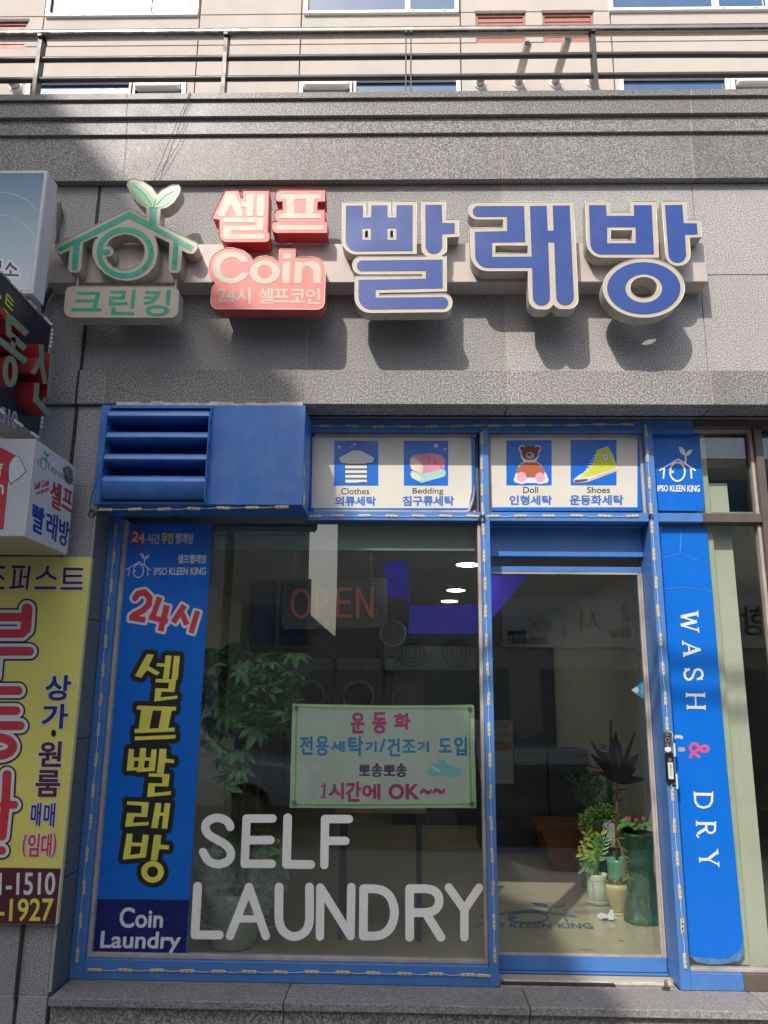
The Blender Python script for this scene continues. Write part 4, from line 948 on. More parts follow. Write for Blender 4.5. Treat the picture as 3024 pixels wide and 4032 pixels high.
yh = [[(590,580),(658,582),(632,716),(562,722)], [(448,966),(482,968),(474,1018),(442,1018)], [(528,965),(565,968),(556,1018),(522,1022)], [(425,1622),(500,1625),(488,1680),(415,1692)]]
ring = [ell(588,1820,87,84), ell(588,1820,42,42)]
PR = [('L', [fillet(g) for g in yl[:4]]), ('L', [yl[4]]), ('L', [yl[5]])]+[('L', [g]) for g in yl[6:]]+[('L', [ell(588,1820,87,84)])]
PR[0] = ('L', [yl[0]]); PR += [('L', [g]) for g in yl[1:4]]
flat('lettering_outline', [L for L in sdf_loops(PR, E4, grow=19, cell=1.6) if (np.ptp(np.array(L)[:, 1]) > 100)], pg, BLACK, PO, .0010, .0004)
PR2 = [('L', [yl[4], yh[0]]), ('L', [yl[6], yh[1], yh[2]]), ('L', [yl[11], yh[3]]), ('L', ring)]+[('L', [g]) for i, g in enumerate(yl) if i not in (4, 6, 11)]
flat('lettering', sdf_loops(PR2, E4, cell=1.2), pg, YTXT, PO, .0016, .0004)
tp('Coin', ((360, 190), (545, 206), (540, 278), (355, 278)), WPR, E5, 2.2, cell=1.2); tp('Laundry', ((278, 296), (622, 300), (614, 392), (270, 388)), WPR, E5, 2.2, cell=1.2)
# white lettering on the big pane
E6 = (700, 2700, 1300/1659)
glyph = {'S': [('S', 21, [(263,710),(256,690),(232,672),(200,664),(165,672),(142,695),(140,722),(155,748),(190,770),(235,795),(262,825),(266,855),(250,882),(215,896),(180,893),(150,875),(127,836)])],
 'E': [('s', 21, [(476,667),(346,668),(336,895),(472,895)]), ('s', 21, [(342,777),(465,775)])], 'L': [('s', 22, [(552,664),(546,897),(668,899)])], 'F': [('s', 21, [(860,670),(740,670),(736,901)]), ('s', 21, [(740,779),(842,780)])]}
g2 = [[('s', 22, [(100,1008),(86,1252),(208,1252)])], [('s', 21, [(262,1258),(358,1012),(442,1258)]), ('s', 18, [(298,1172),(412,1172)])], [('S', 22, [(509,1012),(508,1110),(509,1180),(524,1225),(555,1252),(585,1260),(618,1252),(648,1225),(661,1180),(662,1110),(662,1012)])],
 [('s', 21, [(714,1260),(716,1014),(868,1258),(872,1012)])], [('s', 22, [(932,1258),(934,1020),(985,1020)]), ('S', 22, [(985,1020),(1030,1030),(1066,1060),(1084,1105),(1088,1145),(1080,1190),(1058,1228),(1022,1252),(985,1258)]), ('s', 22, [(985,1258),(932,1258)])],
 [('s', 22, [(1165,1264),(1165,1020),(1245,1020)]), ('S', 22, [(1245,1020),(1282,1028),(1306,1050),(1313,1080),(1306,1110),(1283,1132),(1245,1140)]), ('s', 22, [(1245,1140),(1165,1140)]), ('s', 22, [(1245,1140),(1322,1264)])], [('s', 21, [(1362,1014),(1440,1125),(1514,1015)]), ('s', 21, [(1440,1125),(1440,1264)])]]
WL = thing('window_lettering', 'large white SELF LAUNDRY vinyl lettering stuck on the window pane', 'lettering', PY(1300, 3700, .259))
for g in list(glyph.values())+g2: mk('vinyl_letter', extrude(sdf_loops(g, E6, cell=1.5), pg, .0012, 0), WFILM, WL)
# ------------------------------------------------------------------ WASH & DRY film
E7 = (2560, 2350, 464/662)
WF = tag(mk('banner_film', extrude([fillet([(2588, 2076), (2784, 2073), (2790, 2150), (2860, 3000), (2926, 3690, 60), (2912, 3772, 60), (2800, 3784, 30), (2712, 3764, 20)])], pg, .0014, 0, back=True), BFILM), 'tall sunlit blue film with sideways WASH & DRY lettering and peeling bottom corners', 'window film')
def up(cx0, cy0, cx1, cy1, pts): return [(cx1-v*(cx1-cx0), cy0+u*(cy1-cy0)) for u, v in pts]
T_, N_ = 9, 4.2
G = {'W': [('b', T_, [(265, 93), (172, 113)]), ('b', N_, [(172, 112), (262, 140)]), ('b', T_, [(262, 138), (172, 160)]), ('b', N_, [(172, 160), (268, 188)]), ('b', 3.5, [(266, 78), (268, 112)]), ('b', 3.5, [(269, 172), (272, 202)])],
 'A': [('b', N_, [(284, 299), (184, 257)]), ('b', T_, [(282, 294), (188, 326)]), ('b', N_, [(217, 270), (219, 320)]), ('b', 3.5, [(182, 245), (184, 271)]), ('b', 3.5, [(188, 309), (190, 339)])],
 'S': [('S', 6.5, up(193, 402, 294, 470, [(.88,.26),(.76,.08),(.5,.0),(.2,.08),(.08,.25),(.2,.42),(.5,.5),(.8,.6),(.93,.76),(.8,.93),(.5,1),(.25,.95),(.08,.76)])), ('b', 3, [(262, 460), (296, 463)]), ('b', 3, [(191, 404), (222, 407)])],
 'H': [('b', 8, [(204, 551), (305, 553)]), ('b', 8, [(207, 620), (307, 622)]), ('b', N_, [(254, 553), (256, 620)])]+[('b', 3.5, [(x, y-14), (x+1, y+14)]) for x, y in ((203, 551), (304, 552), (208, 620), (308, 622))],
 'D': [('b', 8, [(248, 1108), (350, 1110)]), ('s', 6, [(348, 1112), (347, 1150), (330, 1176), (300, 1184), (270, 1176), (253, 1150), (251, 1112)]), ('b', 3.5, [(247, 1093), (248, 1120)]), ('b', 3.5, [(350, 1094), (351, 1120)])],
 'R': [('b', 8, [(261, 1272), (366, 1275)]), ('s', 5.5, [(364, 1278), (364, 1312), (350, 1326), (330, 1326), (316, 1310), (314, 1278)]), ('b', 8, [(316, 1300), (268, 1330)]), ('s', 4, [(268, 1330), (262, 1342), (272, 1351)]), ('b', 3.5, [(260, 1257), (261, 1288)]), ('b', 3.5, [(366, 1260), (367, 1288)])],
 'Y': [('b', 8, [(279, 1476), (328, 1474)]), ('b', 8, [(325, 1474), (378, 1432)]), ('b', N_, [(325, 1474), (382, 1503)]), ('b', 3.5, [(378, 1415), (380, 1448)]), ('b', 3.5, [(384, 1488), (386, 1518)]), ('b', 3.5, [(277, 1461), (279, 1492)])]}
for k, g in G.items(): flat('lettering', sdf_loops(g, E7, cell=1), pg, WPR, WF, .0012, .0004)
amp = [('S', 7, up(222, 818, 330, 905, [(.95,.52),(.8,.66),(.55,.9),(.28,.97),(.1,.85),(.1,.68),(.35,.5),(.55,.36),(.58,.14),(.42,.03),(.25,.12),(.25,.3),(.5,.6),(.75,.88),(.95,.97)])), ('b', 3.5, up(222, 818, 330, 905, [(.82,.5),(1.02,.52)]))]
flat('lettering', sdf_loops(amp, E7, cell=1), pg, M('rose_print', (.80, .07, .16), .45), WF, .0012, .0004)
CRE = M('film_crease', (.22, .42, .78), .3)
for L in ([(2683, 2080), (2681, 2120), (2677, 2175)], [(2600, 2198), (2640, 2190), (2677, 2180)], [(2677, 2180), (2730, 2200), (2790, 2218)], [(2606, 2320), (2690, 2313), (2800, 2330)]):
    mk('crease', tube([pg(*p)+pg.n*.0014 for p in L], .0011, 4), CRE, WF)
flat('torn_edge', [fillet(cv((2560, 2350), .7009, [(225, 2018), (300, 2028), (440, 2032), (500, 1990), (524, 1935), (528, 2000), (500, 2045), (430, 2060), (340, 2066), (260, 2050)]))], pg, CLEAR if False else M('clear_film_residue', (.08, .20, .42), .3, var=.3, vs=60), WF, .0022, .0005)
mk('peeled_corner', ([PY(2588, 2078, .245), PY(2608, 2073, .256), PY(2592, 2092, .256), PY(2585, 2096, .238)], [(0, 1, 2, 3)]), GASK, WF)
# door intercom and sensor on the right post
E8_ = (2560, 2850, 300/1659)
pi = Pl('Y', .176)
IC = tag(mk('touch_switch', extrude([fillet([(2622, 2966, 3), (2650, 2964, 3), (2659, 3084, 6), (2628, 3084, 8)])], pi, .021, 0, back=True), M('black_plastic', (.015, .015, .017), .3)), 'black door switch box with a cream label on the right post', 'switch box')
flat('label_plate', xfl([[(382, 840, 6), (492, 842, 6), (515, 1205, 6), (405, 1198, 6)]], E8_), pi, PANELW, IC, .001, .0004)
for i, ch in enumerate('눌러주세요'): text(ch, ((425, 885+i*50), (462, 887+i*50), (465, 925+i*50), (428, 923+i*50)), pi, BLACK, IC, E8_, bold=.15, off=.0014, cell=.35, depth=.0002)
flat('lens_window', xfl([rect(402, 755, 458, 815)], E8_), pi, GASK, IC, .001, .0003); flat('lens', xfl([rect(412, 765, 448, 805)], E8_), pi, BLACK, IC, .0014, .0003)
SE = tag(mk('sensor_plate', extrude([fillet(cv((2560, 2850), .1808, [(300, 188, 12), (450, 185, 12), (458, 505, 12), (318, 512, 12)]))], Pl('Y', .188), .008, 0, back=True), M('smoked_plastic', (.06, .055, .05), .25)), 'smoked plastic sensor plate above the black switch box', 'sensor')
for cy, r in ((345, 42), (228, 24), (455, 18)):
    c = PY(2560+378*.1808, 2850+cy*.1808, .186); mk('ring', tube([c+np.array([r*.1808*.0014*math.cos(a), -.0012, r*.1808*.0014*math.sin(a)]) for a in np.linspace(0, 2*math.pi, 15)[:-1]], .0012, 5, closed=True), GASK, SE)
c = PY(2560+395*.1808, 2850+555*.1808, .186)
HK = tag(mk('round_button', lathe((0, 0, 0), [(.017, 0), (.017, .004), (.013, .006), (.007, .0065)], 18), WPR), 'clear round sticker button between sensor plate and switch box', 'button'); HK.rotation_euler = (math.pi/2, 0, 0); HK.location = tuple(c+np.array([0, .008, 0]))
for k, (L, lb) in enumerate(((((505, 290), (540, 255), (610, 245), (680, 255), (715, 300), (690, 335), (640, 315), (590, 312), (530, 330)), 'small curved white sticker on the blue film beside the sensor'), (((605, 530), (640, 505), (740, 515), (768, 560), (740, 605), (640, 612), (605, 600)), 'scuffed grey sticker remnant left of the pink ampersand'))):
    s = tag(mk('sticker', extrude([fillet(cv((2560, 2850), .1808, [(*p, 0) for p in L]))], pg, .0004, .0018), WPR if k == 0 else GASK), lb, 'sticker')
    if k == 0:
        for i, ch in enumerate('본도구형'[:4]): text(ch, (525+i*42, 262+abs(i-1.5)*10, 560+i*42, 300+abs(i-1.5)*10), pg, BLACK, s, E8_, off=.0022, depth=.0001)
for L, lb in ((((500, 425), (500, 715)), 'short white cable cover beside the switch box, upper of two'), (((550, 1090), (568, 1420)), 'short white cable cover beside the switch box, lower of two')):
    a, b = [PY(2560+(x+16)*.1808, 2850+y*.1808, .19) for x, y in L]; tag(mk('cable_cover', bx(a[0]-.004, a[0]+.004, .183, .197, b[2], a[2], .001), WPR), lb, 'cable cover')
cw = [PY(2560+x*.1808, 2850+y*.1808, .186) for x, y in ((375, 155), (400, 175), (470, 178), (490, 230), (488, 420))]; tag(mk('white_cable', tube(cw, .0022, 6), WIRE, smooth=True), 'white cable curling past the sensor plate', 'cable')
cw = [PY(2560+x*.1808, 2850+y*.1808, .186) for x, y in ((560, 1330), (540, 1285), (490, 1295), (460, 1340), (458, 1390))]; tag(mk('white_cable', tube(cw, .0022, 6), WIRE, smooth=True), 'white cable hooking from below the switch box into the led string', 'cable')
# triangular door sticker
ds = Pl('Y', .4155); E9_ = (1850, 1980, .7077)
DS = tag(mk('door_sticker', extrude([fillet(cv((1850, 1980), .7077, [(895, 1042, 4), (960, 998, 8), (973, 1000, 8), (975, 1085, 8), (962, 1088, 8)]))], ds, .0005, 0), M('sticker_blue', (.03, .30, .50), .35)), 'small blue triangular automatic door sticker on the door glass', 'sticker')
flat('print', xfl([[(900, 1042), (928, 1022), (942, 1042), (928, 1062)]], E9_), ds, WPR, DS, .0008, .0002)
for i, ch in enumerate('자동문'): text(ch, (952, 1016+i*18, 966, 1031+i*18), ds, WPR, DS, E9_, off=.0008, depth=.0002)

# ------------------------------------------------------------------ banner behind the pane
EB = (1100, 2750, 800/1659); pb = Pl('Y', .300)
BNM = M('banner_cloth', (.62, .68, .60), .7, var=.04, vs=4, bs=.5, bsc=5)
BN = tag(mk('banner', extrude([fillet(cv((1100, 2750), EB[2], [(108, 43), (420, 50), (850, 57), (1300, 56), (1590, 50, 20), (1596, 400), (1610, 895, 10), (1200, 893), (700, 898), (85, 893), (95, 450)]))], pb, .001, 0, back=True), BNM), 'white cloth banner with a green border and shoe drying notice hung behind the pane', 'banner')
flat('green_border', xfl([[(135, 62), (430, 72), (850, 79), (1300, 78), (1558, 75), (1562, 450), (1578, 872), (1200, 876), (700, 880), (118, 878), (125, 450)], [(150, 78), (430, 88), (850, 92), (1300, 92), (1542, 90), (1546, 450), (1560, 855), (1200, 858), (700, 862), (135, 860), (142, 450)]], EB), pb, LGREEN, BN, .0008, .0004)
tb = lambda s, q, m, b=2, dx=0, off=.0012: text(s, (q[0]+dx, q[1], q[2]+dx, q[3]), pb, m, BN, EB, bold=b, off=off, cell=1.2, depth=.0003)
for s, q in (('운', (590, 120, 692, 280)), ('동', (765, 118, 870, 282)), ('화', (942, 126, 1066, 250))): tb(s, q, PINK, 3.4)
for s, q in (('전', (170, 310, 270, 457)), ('용', (302, 310, 400, 465)), ('세', (421, 352, 531, 433)), ('탁', (566, 313, 682, 467)), ('기', (704, 354, 791, 436)), ('/', (821, 334, 864, 436)), ('건', (886, 327, 980, 470)), ('조', (1008, 340, 1108, 440)), ('기', (1129, 354, 1218, 434)), ('도', (1305, 330, 1403, 438)), ('입', (1432, 315, 1528, 462))): tb(s, q, LBLUE, 2.2)
NT = M('teal_navy_print', (.02, .07, .14), .5)
for s, q in (('뽀', (652, 543, 733, 630)), ('송', (752, 531, 836, 640)), ('뽀', (852, 543, 938, 630)), ('송', (954, 531, 1033, 640))): tb(s, q, PINK, 1.2, 8, .0009); tb(s, q, NT, 1.2, 0, .0014)
MG = M('magenta_print', (.58, .07, .25), .5)
flat('lettering', sdf_loops([('b', 9, [(372, 694), (362, 808)]), ('b', 7, [(376, 697), (342, 722)]), ('b', 6, [(338, 808), (382, 808)])], EB, cell=1.2), pb, MG, BN, .0012, .0003)
for s, q in (('시', (408, 693, 522, 817)), ('간', (548, 684, 662, 838)), ('에', (681, 703, 820, 822)), ('O', (898, 703, 1013, 820)), ('K', (1036, 703, 1136, 820)), ('~', (1154, 742, 1238, 780)), ('~', (1258, 738, 1348, 776))): tb(s, q, MG, 3)
flat('shoe_print', xfl([[(1210, 615, 10), (1215, 560, 10), (1245, 518, 6), (1258, 535), (1300, 535), (1310, 505, 8), (1328, 490, 6), (1352, 500, 8), (1365, 530), (1410, 550), (1480, 568, 12), (1497, 590, 12), (1485, 615, 12), (1430, 638, 12), (1370, 640, 12), (1320, 628, 12), (1260, 636, 14)]], EB), pb, TEAL, BN, .0009, .0003)
flat('shoe_print', xfl([[(1235, 535), (1250, 545), (1310, 590), (1322, 605), (1290, 600), (1235, 560)]], EB), pb, WPR, BN, .0014, .0003)
for k, (x, y) in enumerate(((138, 77), (1560, 90), (122, 852), (1574, 860))):
    c = PY(1100+x*EB[2], 2750+y*EB[2], .295); o = mk('suction_cup', lathe((0, 0, 0), [(.019, 0), (.018, .003), (.008, .010), (.006, .018)], 16), CLEAR, smooth=True); o.rotation_euler = (-math.pi/2, 0, 0); o.location = tuple(c+np.array([0, -.022, 0])); 
    e = mk('eyelet', tube([c+np.array([.008*math.cos(a), .0025, .008*math.sin(a)]) for a in np.linspace(0, 2*math.pi, 13)[:-1]], .0025, 6, closed=True), RUST, BN)
    tag(o, 'clear suction cup holding the %s corner of the banner' % ('upper left', 'upper right', 'lower left', 'lower right')[k], 'suction cup', 'suction cups holding the banner')
# ------------------------------------------------------------------ OPEN sign
EO = (1000, 1980, 960/1659); po_ = Pl('Y', .35)
OS = thing('open_sign', 'unlit black board with red OPEN lettering hanging behind the pane', 'sign', PY(1317, 2470, .35))
mk('sign_board', extrude([fillet(cv((1000, 1980), EO[2], [(190, 520, 16), (905, 512, 16), (905, 845, 16), (190, 862, 16)]))], po_, .012, 0, back=True), M('open_board', (.03, .03, .028), .35), OS)
for g in ([('r', 320, 685, 60, 92, 11)], [('b', 12, [(428, 590), (428, 785)]), ('s', 11, [(428, 598), (470, 600), (495, 630), (490, 670), (465, 690), (428, 690)])], [('b', 12, [(568, 578), (568, 782)]), ('b', 11, [(557, 590), (664, 588)]), ('b', 11, [(557, 676), (657, 674)]), ('b', 11, [(557, 772), (668, 770)])], [('b', 11, [(706, 577), (706, 782)]), ('b', 11, [(706, 580), (803, 780)]), ('b', 11, [(803, 575), (803, 782)])]):
    mk('letter', extrude(sdf_loops(g, EO, cell=1), po_, .003, .004), ORANGER, OS)
ds_ = []
for i in range(24): ds_ += [(220+i*27, 545), (220+i*27, 826)]
for i in range(9): ds_ += [(838, 572+i*28), (215, 572+i*28)]
DM = join(*[bx(c[0]-.0022, c[0]+.0022, c[1]-.004, c[1]-.001, c[2]-.0022, c[2]+.0022) for c in [PY(1000+x*EO[2], 1980+y*EO[2], .35) for x, y in ds_]])
tag(mk('led_dots', DM, M('led_dot_grey', (.22, .18, .16), .3), OS), kind='stuff')
for x in (275, 800):
    a = PY(1000+x*EO[2], 1980+512*EO[2], .352); mk('hook', tube([a, a+np.array([0, 0, .02]), a+np.array([.006, 0, .03]), a+np.array([0, 0, .04]), a+np.array([0, 0, .24])], .0015, 5), GASK, OS)
cb = [PY(1000+x*EO[2], 1980+y*EO[2], .34) for x, y in ((797, 370), (792, 480), (785, 540), (800, 610), (830, 680), (900, 760), (912, 820), (885, 850))]; mk('power_cord', tube(cb, .0025, 6), BLKW, OS, True)

# ------------------------------------------------------------------ inside the laundry
for i, (x, y) in enumerate(((1010, 1216), (985, 1272), (971, 1296), (965, 1310), (960, 1325), (955, 1338))):
    p = PZ(x*1.8228, y*1.8228, 2.76); s = .95
    l = thing('ceiling_downlight', 'lit round ceiling downlight, %s in the row going back' % ('nearest', 'second', 'third', 'fourth', 'fifth', 'farthest')[i], 'ceiling light', p, 'row of round ceiling downlights')
    mk('rim', lathe((p[0], p[1], 2.746), [(.10*s, 0), (.105*s, .013)], 24), WPVC, l); mk('diffuser', lathe((p[0], p[1], 2.742), [(.088*s, 0), (.088*s, .0035)], 24), LAMP, l)
wm = thing('washing_machine', '', 'washing machine', (0, 0, 0)); bpy.data.objects.remove(wm)
def washer(x, y, label, z=.332):
    t = thing('washing_machine', label, 'washing machine', (x, y, z), 'dark front loading machines at the back')
    mk('cabinet', bx(x-.34, x+.34, y, y+.7, z, z+1.0, .01), MACH, t); mk('control_panel', bx(x-.33, x+.33, y-.012, y-.001, z+.80, z+.98, .004), MACHW, t)
    c = np.array([x, y-.02, z+.42]); a = np.linspace(0, 2*math.pi, 25)[:-1]
    d = mk('door_ring', tube([c+np.array([.22*math.cos(q), 0, .22*math.sin(q)]) for q in a], .025, 6, closed=True), MACHW, t, True)
    mk('porthole', ([c+np.array([.2*math.cos(q), 0, .2*math.sin(q)]) for q in a], [tuple(range(24))]), BLACK, d)
    return t
for i, x in enumerate((-1.35, -.63, .09, .81)):
    washer(x, 7.6, 'lower dark washing machine, %s from the left against the back wall' % ('first', 'second', 'third', 'fourth')[i]); washer(x, 7.6, 'upper dark dryer stacked %s from the left against the back wall' % ('first', 'second', 'third', 'fourth')[i], 1.34)
CK = thing('wall_clock', 'round wall clock hanging in the dark beyond the open sign', 'clock', (.05, 5.3, 2.3))
cc = PY(1000+945*EO[2], 1980+890*EO[2], 5.3); a = np.linspace(0, 2*math.pi, 31)[:-1]; CK.location = tuple(cc)
mk('clock_rim', tube([cc+np.array([.15*math.cos(q), 0, .15*math.sin(q)]) for q in a], .014, 6, closed=True), MACHW, CK, True)
mk('clock_face', ([cc+np.array([.142*math.cos(q), .004, .142*math.sin(q)]) for q in a], [tuple(range(30))]), MACH, CK)
mk('hand', join(bx(cc[0]-.004, cc[0]+.004, cc[1]-.01, cc[1]-.006, cc[2], cc[2]+.09), rot(bx(cc[0]-.004, cc[0]+.004, cc[1]-.014, cc[1]-.0105, cc[2], cc[2]+.07), cc, 2.0, 'Y')), MACHW, CK)
pq = Pl('Y', 5.4)
tag(mk('partition', join(bx(-.1, 1.815, 5.42, 5.5, .332, 2.36)), MACH), 'dark partition wall across the back right of the laundry', 'wall')
tag(mk('blue_glow_shape', extrude([cv((1000, 1980), EO[2], [(876, 370), (1035, 370), (1060, 655), (1050, 890), (1520, 892), (1530, 690), (1070, 700), (1045, 650), (905, 640)]), ], Pl('Y', 1.70), .03, 0, back=True), IBLUE), 'glowing purple blue stepped board hanging high inside behind the pane', 'wall board')  # added shape, takes the place of a blue reflection in the pane
tag(mk('blue_glow_shape', extrude([cv((1850, 1980), .7077, [(110, 402), (330, 402), (110, 660)])], Pl('Y', 1.85), .03, 0, back=True), IBLUE), 'purple blue triangular board seen through the top left of the door', 'wall board')  # second added shape for the blue reflection, at the door
for k, (q, lb) in enumerate(((cv((1850, 2700), .7077, [(20, 188), (238, 192), (244, 545), (60, 545)]), 'white handwritten notice sheet beside the middle post inside'), (cv((1850, 2700), .7077, [(245, 352), (428, 352), (428, 440), (248, 440)]), 'white paper strip with handwriting on the machine front, left'), (cv((1850, 2700), .7077, [(436, 352), (670, 355), (670, 440), (436, 440)]), 'white paper strip with handwriting on the machine front, right'))):
    pn = Pl('Y', 2.9 if k == 0 else 3.8); o = tag(mk('paper_notice', extrude([q], pn, .003, 0, back=True), MACHW), lb, 'notice', 'paper notices inside')
    xs = [p[0] for p in q]; ys = [p[1] for p in q]
    n = 3 if k == 0 else 1
    for r_ in range(n):
        x0 = min(xs)+14; 
        while x0 < max(xs)-22:
            w_ = random.uniform(6, 14); y0 = min(ys)+14+r_*34
            flat('handwriting', sdf_loops([('s', 1.0, [(x0, y0+random.uniform(0, 16)), (x0+w_*.6, y0+random.uniform(0, 18)), (x0+w_, y0+random.uniform(0, 18))])], cell=1), pn, BLACK, o, .001, .0005); x0 += w_+5
    if k == 0: flat('red_print', [cv((1850, 2700), .7077, [(132, 312), (232, 316), (232, 360), (132, 362)])], pn, SHUT, o, .001, .0005)
CT = thing('wall_cabinet', 'pair of dark cabinets standing beneath the handwritten strips', 'cabinet', (1.0, 3.85, .332))
c0, c1, c2 = PY(1850+60*.7077, 2950, 3.81), PY(1850+431*.7077, 2950, 3.81), PY(1850+668*.7077, 2950, 3.81)
mk('cabinet_door', bx(c0[0], c1[0]-.006, 3.81, 4.4, .34, c0[2], .006), MACH, CT); mk('cabinet_door', bx(c1[0]+.006, c2[0], 3.81, 4.4, .34, c0[2], .006), MACH, CT)
# tapered wooden pedestal
a0 = PZ(1850+480*.7077, 2700+1035*.7077, .332); Yw = a0[1]
f0 = lambda x, y, Y=Yw: PY(1850+x*.7077, 2700+y*.7077, Y)
q = [f0(372, 768), f0(690, 768), f0(690, 806), f0(404, 810)]; WP = thing('wooden_stand', 'reddish tapered wooden stand near the plants', 'stand', (a0[0], Yw, .332))
mk('top_lip', bx(q[0][0], q[1][0], Yw-.01, Yw+.45, q[3][2], q[0][2], .004), WOOD, WP)
b_ = [f0(404, 811), f0(690, 811), f0(660, 1035), f0(468, 1035)]
V = [tuple(p) for p in b_]+[(p[0]*.98, Yw+.42, p[2]) for p in b_]; V[2] = (b_[2][0], Yw, .334); V[3] = (b_[3][0], Yw, .334); V[6] = (b_[2][0], Yw+.4, .334); V[7] = (b_[3][0]+.02, Yw+.4, .334)
mk('tapered_body', (V, [(0, 1, 2, 3), (4, 7, 6, 5), (0, 3, 7, 4), (1, 5, 6, 2), (0, 4, 5, 1), (3, 2, 6, 7)]), WOOD, WP)
sh0, sh1 = PY(1320, 3188, .9), PY(1680, 3206, .9)
SHF = thing('wooden_shelf', 'light wooden shelf board showing just below the banner', 'shelf', ((sh0[0]+sh1[0])/2, 1.0, sh1[2])); mk('board', bx(sh0[0], sh1[0], .9, 1.2, sh1[2], sh0[2]+.01, .002), M('light_wood', (.36, .25, .15), .5, var=.2, vs=8), SHF)
mk('bracket', join(bx(sh0[0]+.03, sh0[0]+.06, .92, 1.18, .333, sh1[2]-.001), bx(sh1[0]-.06, sh1[0]-.03, .92, 1.18, .333, sh1[2]-.001)), MACH, SHF)
for k in range(2):
    x0 = -1.79; ya = (1.0, 1.9)[k]; fp = thing('framed_poster', 'dark framed poster on the left inner wall, %s' % ('nearer the window' if k == 0 else 'farther back'), 'picture', (x0, ya, 1.9))
    mk('frame', join(bx(x0, x0+.03, ya-.35, ya-.31, 1.75, 2.6), bx(x0, x0+.03, ya+.31, ya+.35, 1.75, 2.6), bx(x0, x0+.03, ya-.309, ya+.309, 1.75, 1.79), bx(x0, x0+.03, ya-.309, ya+.309, 2.56, 2.6)), BLACK, fp); mk('print', bx(x0+.002, x0+.012, ya-.308, ya+.308, 1.791, 2.559), MACH, fp)
# emblem printed on the floor
pz = Pl('Z', .3325); FM = M('floor_emblem_blue', (.03, .13, .26), .4)
FE = thing('floor_emblem', 'blue house emblem and IPSO KLEEN KING lettering on the shop floor', 'floor marking', PZ(2150, 3620, .3325))
qq = [(60, 1195), (590, 1195), (600, 1345), (30, 1345)]
logo([(1850+x*.7077, 2700+y*.7077) for x, y in ((70, 1205), (585, 1205), (610, 1322), (35, 1322))], pz, FM, FE, hw=.016, off=.001, cell=1.5)
text('IPSO KLEEN KING', ((40, 1320), (672, 1322), (690, 1352), (20, 1345)), pz, FM, FE, E9_[:0] or (1850, 2700, .7077), bold=1.0, off=.001, cell=.9, depth=.0004)

# ------------------------------------------------------------------ plants
def leaf_vf(p, d, n, L, W, curl=.25, seg=4, fold=.15):
    d = np.array(d, float); d /= np.linalg.norm(d); n = np.array(n, float); s = np.cross(d, n); s /= (np.linalg.norm(s) or 1); n = np.cross(s, d)
    V = []; F = []; p = np.array(p, float)
    for i in range(seg+1):
        t = i/seg; w_ = W*math.sin(math.pi*min(.97, .06+t*.94))**.75*.5; c = p+d*L*t-n*curl*L*t*t
        V += [c-s*w_+n*w_*fold*2, c, c+s*w_+n*w_*fold*2]
    for i in range(seg): a = 3*i; F += [(a, a+1, a+4, a+3), (a+1, a+2, a+5, a+4)]
    return V, F
def rdir(el0, el1): a = random.uniform(0, 2*math.pi); e = random.uniform(el0, el1); return np.array([math.cos(a)*math.cos(e), math.sin(a)*math.cos(e), math.sin(e)])
random.seed(11)
# umbrella tree left
px_, py_ = -1.02, .78
ST = thing('umbrella_tree', 'tall umbrella tree with palmate leaves in a white pot wrapped in sheer gauze', 'plant', (px_, py_, .333))
b0 = PY(925, 3500, py_); px_ = b0[0]; ST.location = (px_, py_, .333); ztop = b0[2]
mk('pot', lathe((px_, py_, .333), [(.12, 0), (.135, .01), (.175, ztop-.40), (.19, ztop-.335), (.175, ztop-.335), (.17, ztop-.36)], 28), POTW, ST, True)
def gauze():
    V = []; F = []; n = 72; m = 9
    for i in range(m):
        t = i/(m-1); z = ztop-.14+.40*t; 
        for k in range(n):
            a = 2*math.pi*k/n; r = .195+.085*math.sin(t*math.pi)**.7+.028*math.sin(a*7+t*5)*(1-.3*t)+.018*math.sin(a*13-t*9)+(.03*t)
            V.append((px_+r*math.cos(a), py_+r*math.sin(a)*.85, z+.028*math.sin(a*5+1)*(1-t)+.03*math.sin(a*9)*t))
    for i in range(m-1):
        for k in range(n): F.append((i*n+k, i*n+(k+1) % n, (i+1)*n+(k+1) % n, (i+1)*n+k))
    return V, F
mk('gauze_wrap', gauze(), GAUZE, ST, True)
rb = []
for k in range(9): 
    a = -1.6+random.uniform(-1.3, 1.3); r = .27; s = np.array([px_+r*math.cos(a), py_+r*math.sin(a)*.85, ztop+random.uniform(-.06, .14)])
    rb.append(tube([s+np.array([random.uniform(-.03, .03)*j, -.004*j, -.03*j]) for j in range(5)], .003, 4))
mk('ribbon_ends', join(*rb), CLOTHW, ST)
mk('soil', bx(px_-.12, px_+.12, py_-.12, py_+.12, ztop-.03, ztop-.02), SOIL, ST)
tr = [np.array([px_, py_, ztop-.03]), np.array([px_+.02, py_+.01, 1.4]), np.array([px_-.02, py_, 1.8]), np.array([px_+.01, py_, 2.1])]
mk('trunk', tube(tr, [.02, .017, .014, .008], 8), BARK, ST, True)
mk('trunk', tube([tr[0]+np.array([.05, 0, 0]), np.array([px_+.14, py_+.03, 1.5]), np.array([px_+.25, py_+.02, 1.95])], [.015, .012, .006], 8), BARK, ST, True)
def palmate(n=8):
    vf = []
    for k in range(n):
        a = 2*math.pi*k/n; d = np.array([math.cos(a), math.sin(a), -.18]); L = random.uniform(.085, .11)
        vf.append(leaf_vf(d*.012, d, (0, 0, 1), L, L*.40, .28))
    return join(*vf)
PM = []
for k in range(4):
    V, F, I = palmate(random.choice((7, 8, 9))); me = bpy.data.meshes.new('leaf'); me.from_pydata([tuple(v) for v in V], [], F); me.materials.append(LEAFG); me.polygons.foreach_set('use_smooth', [True]*len(F)); PM.append(me)
cen = []
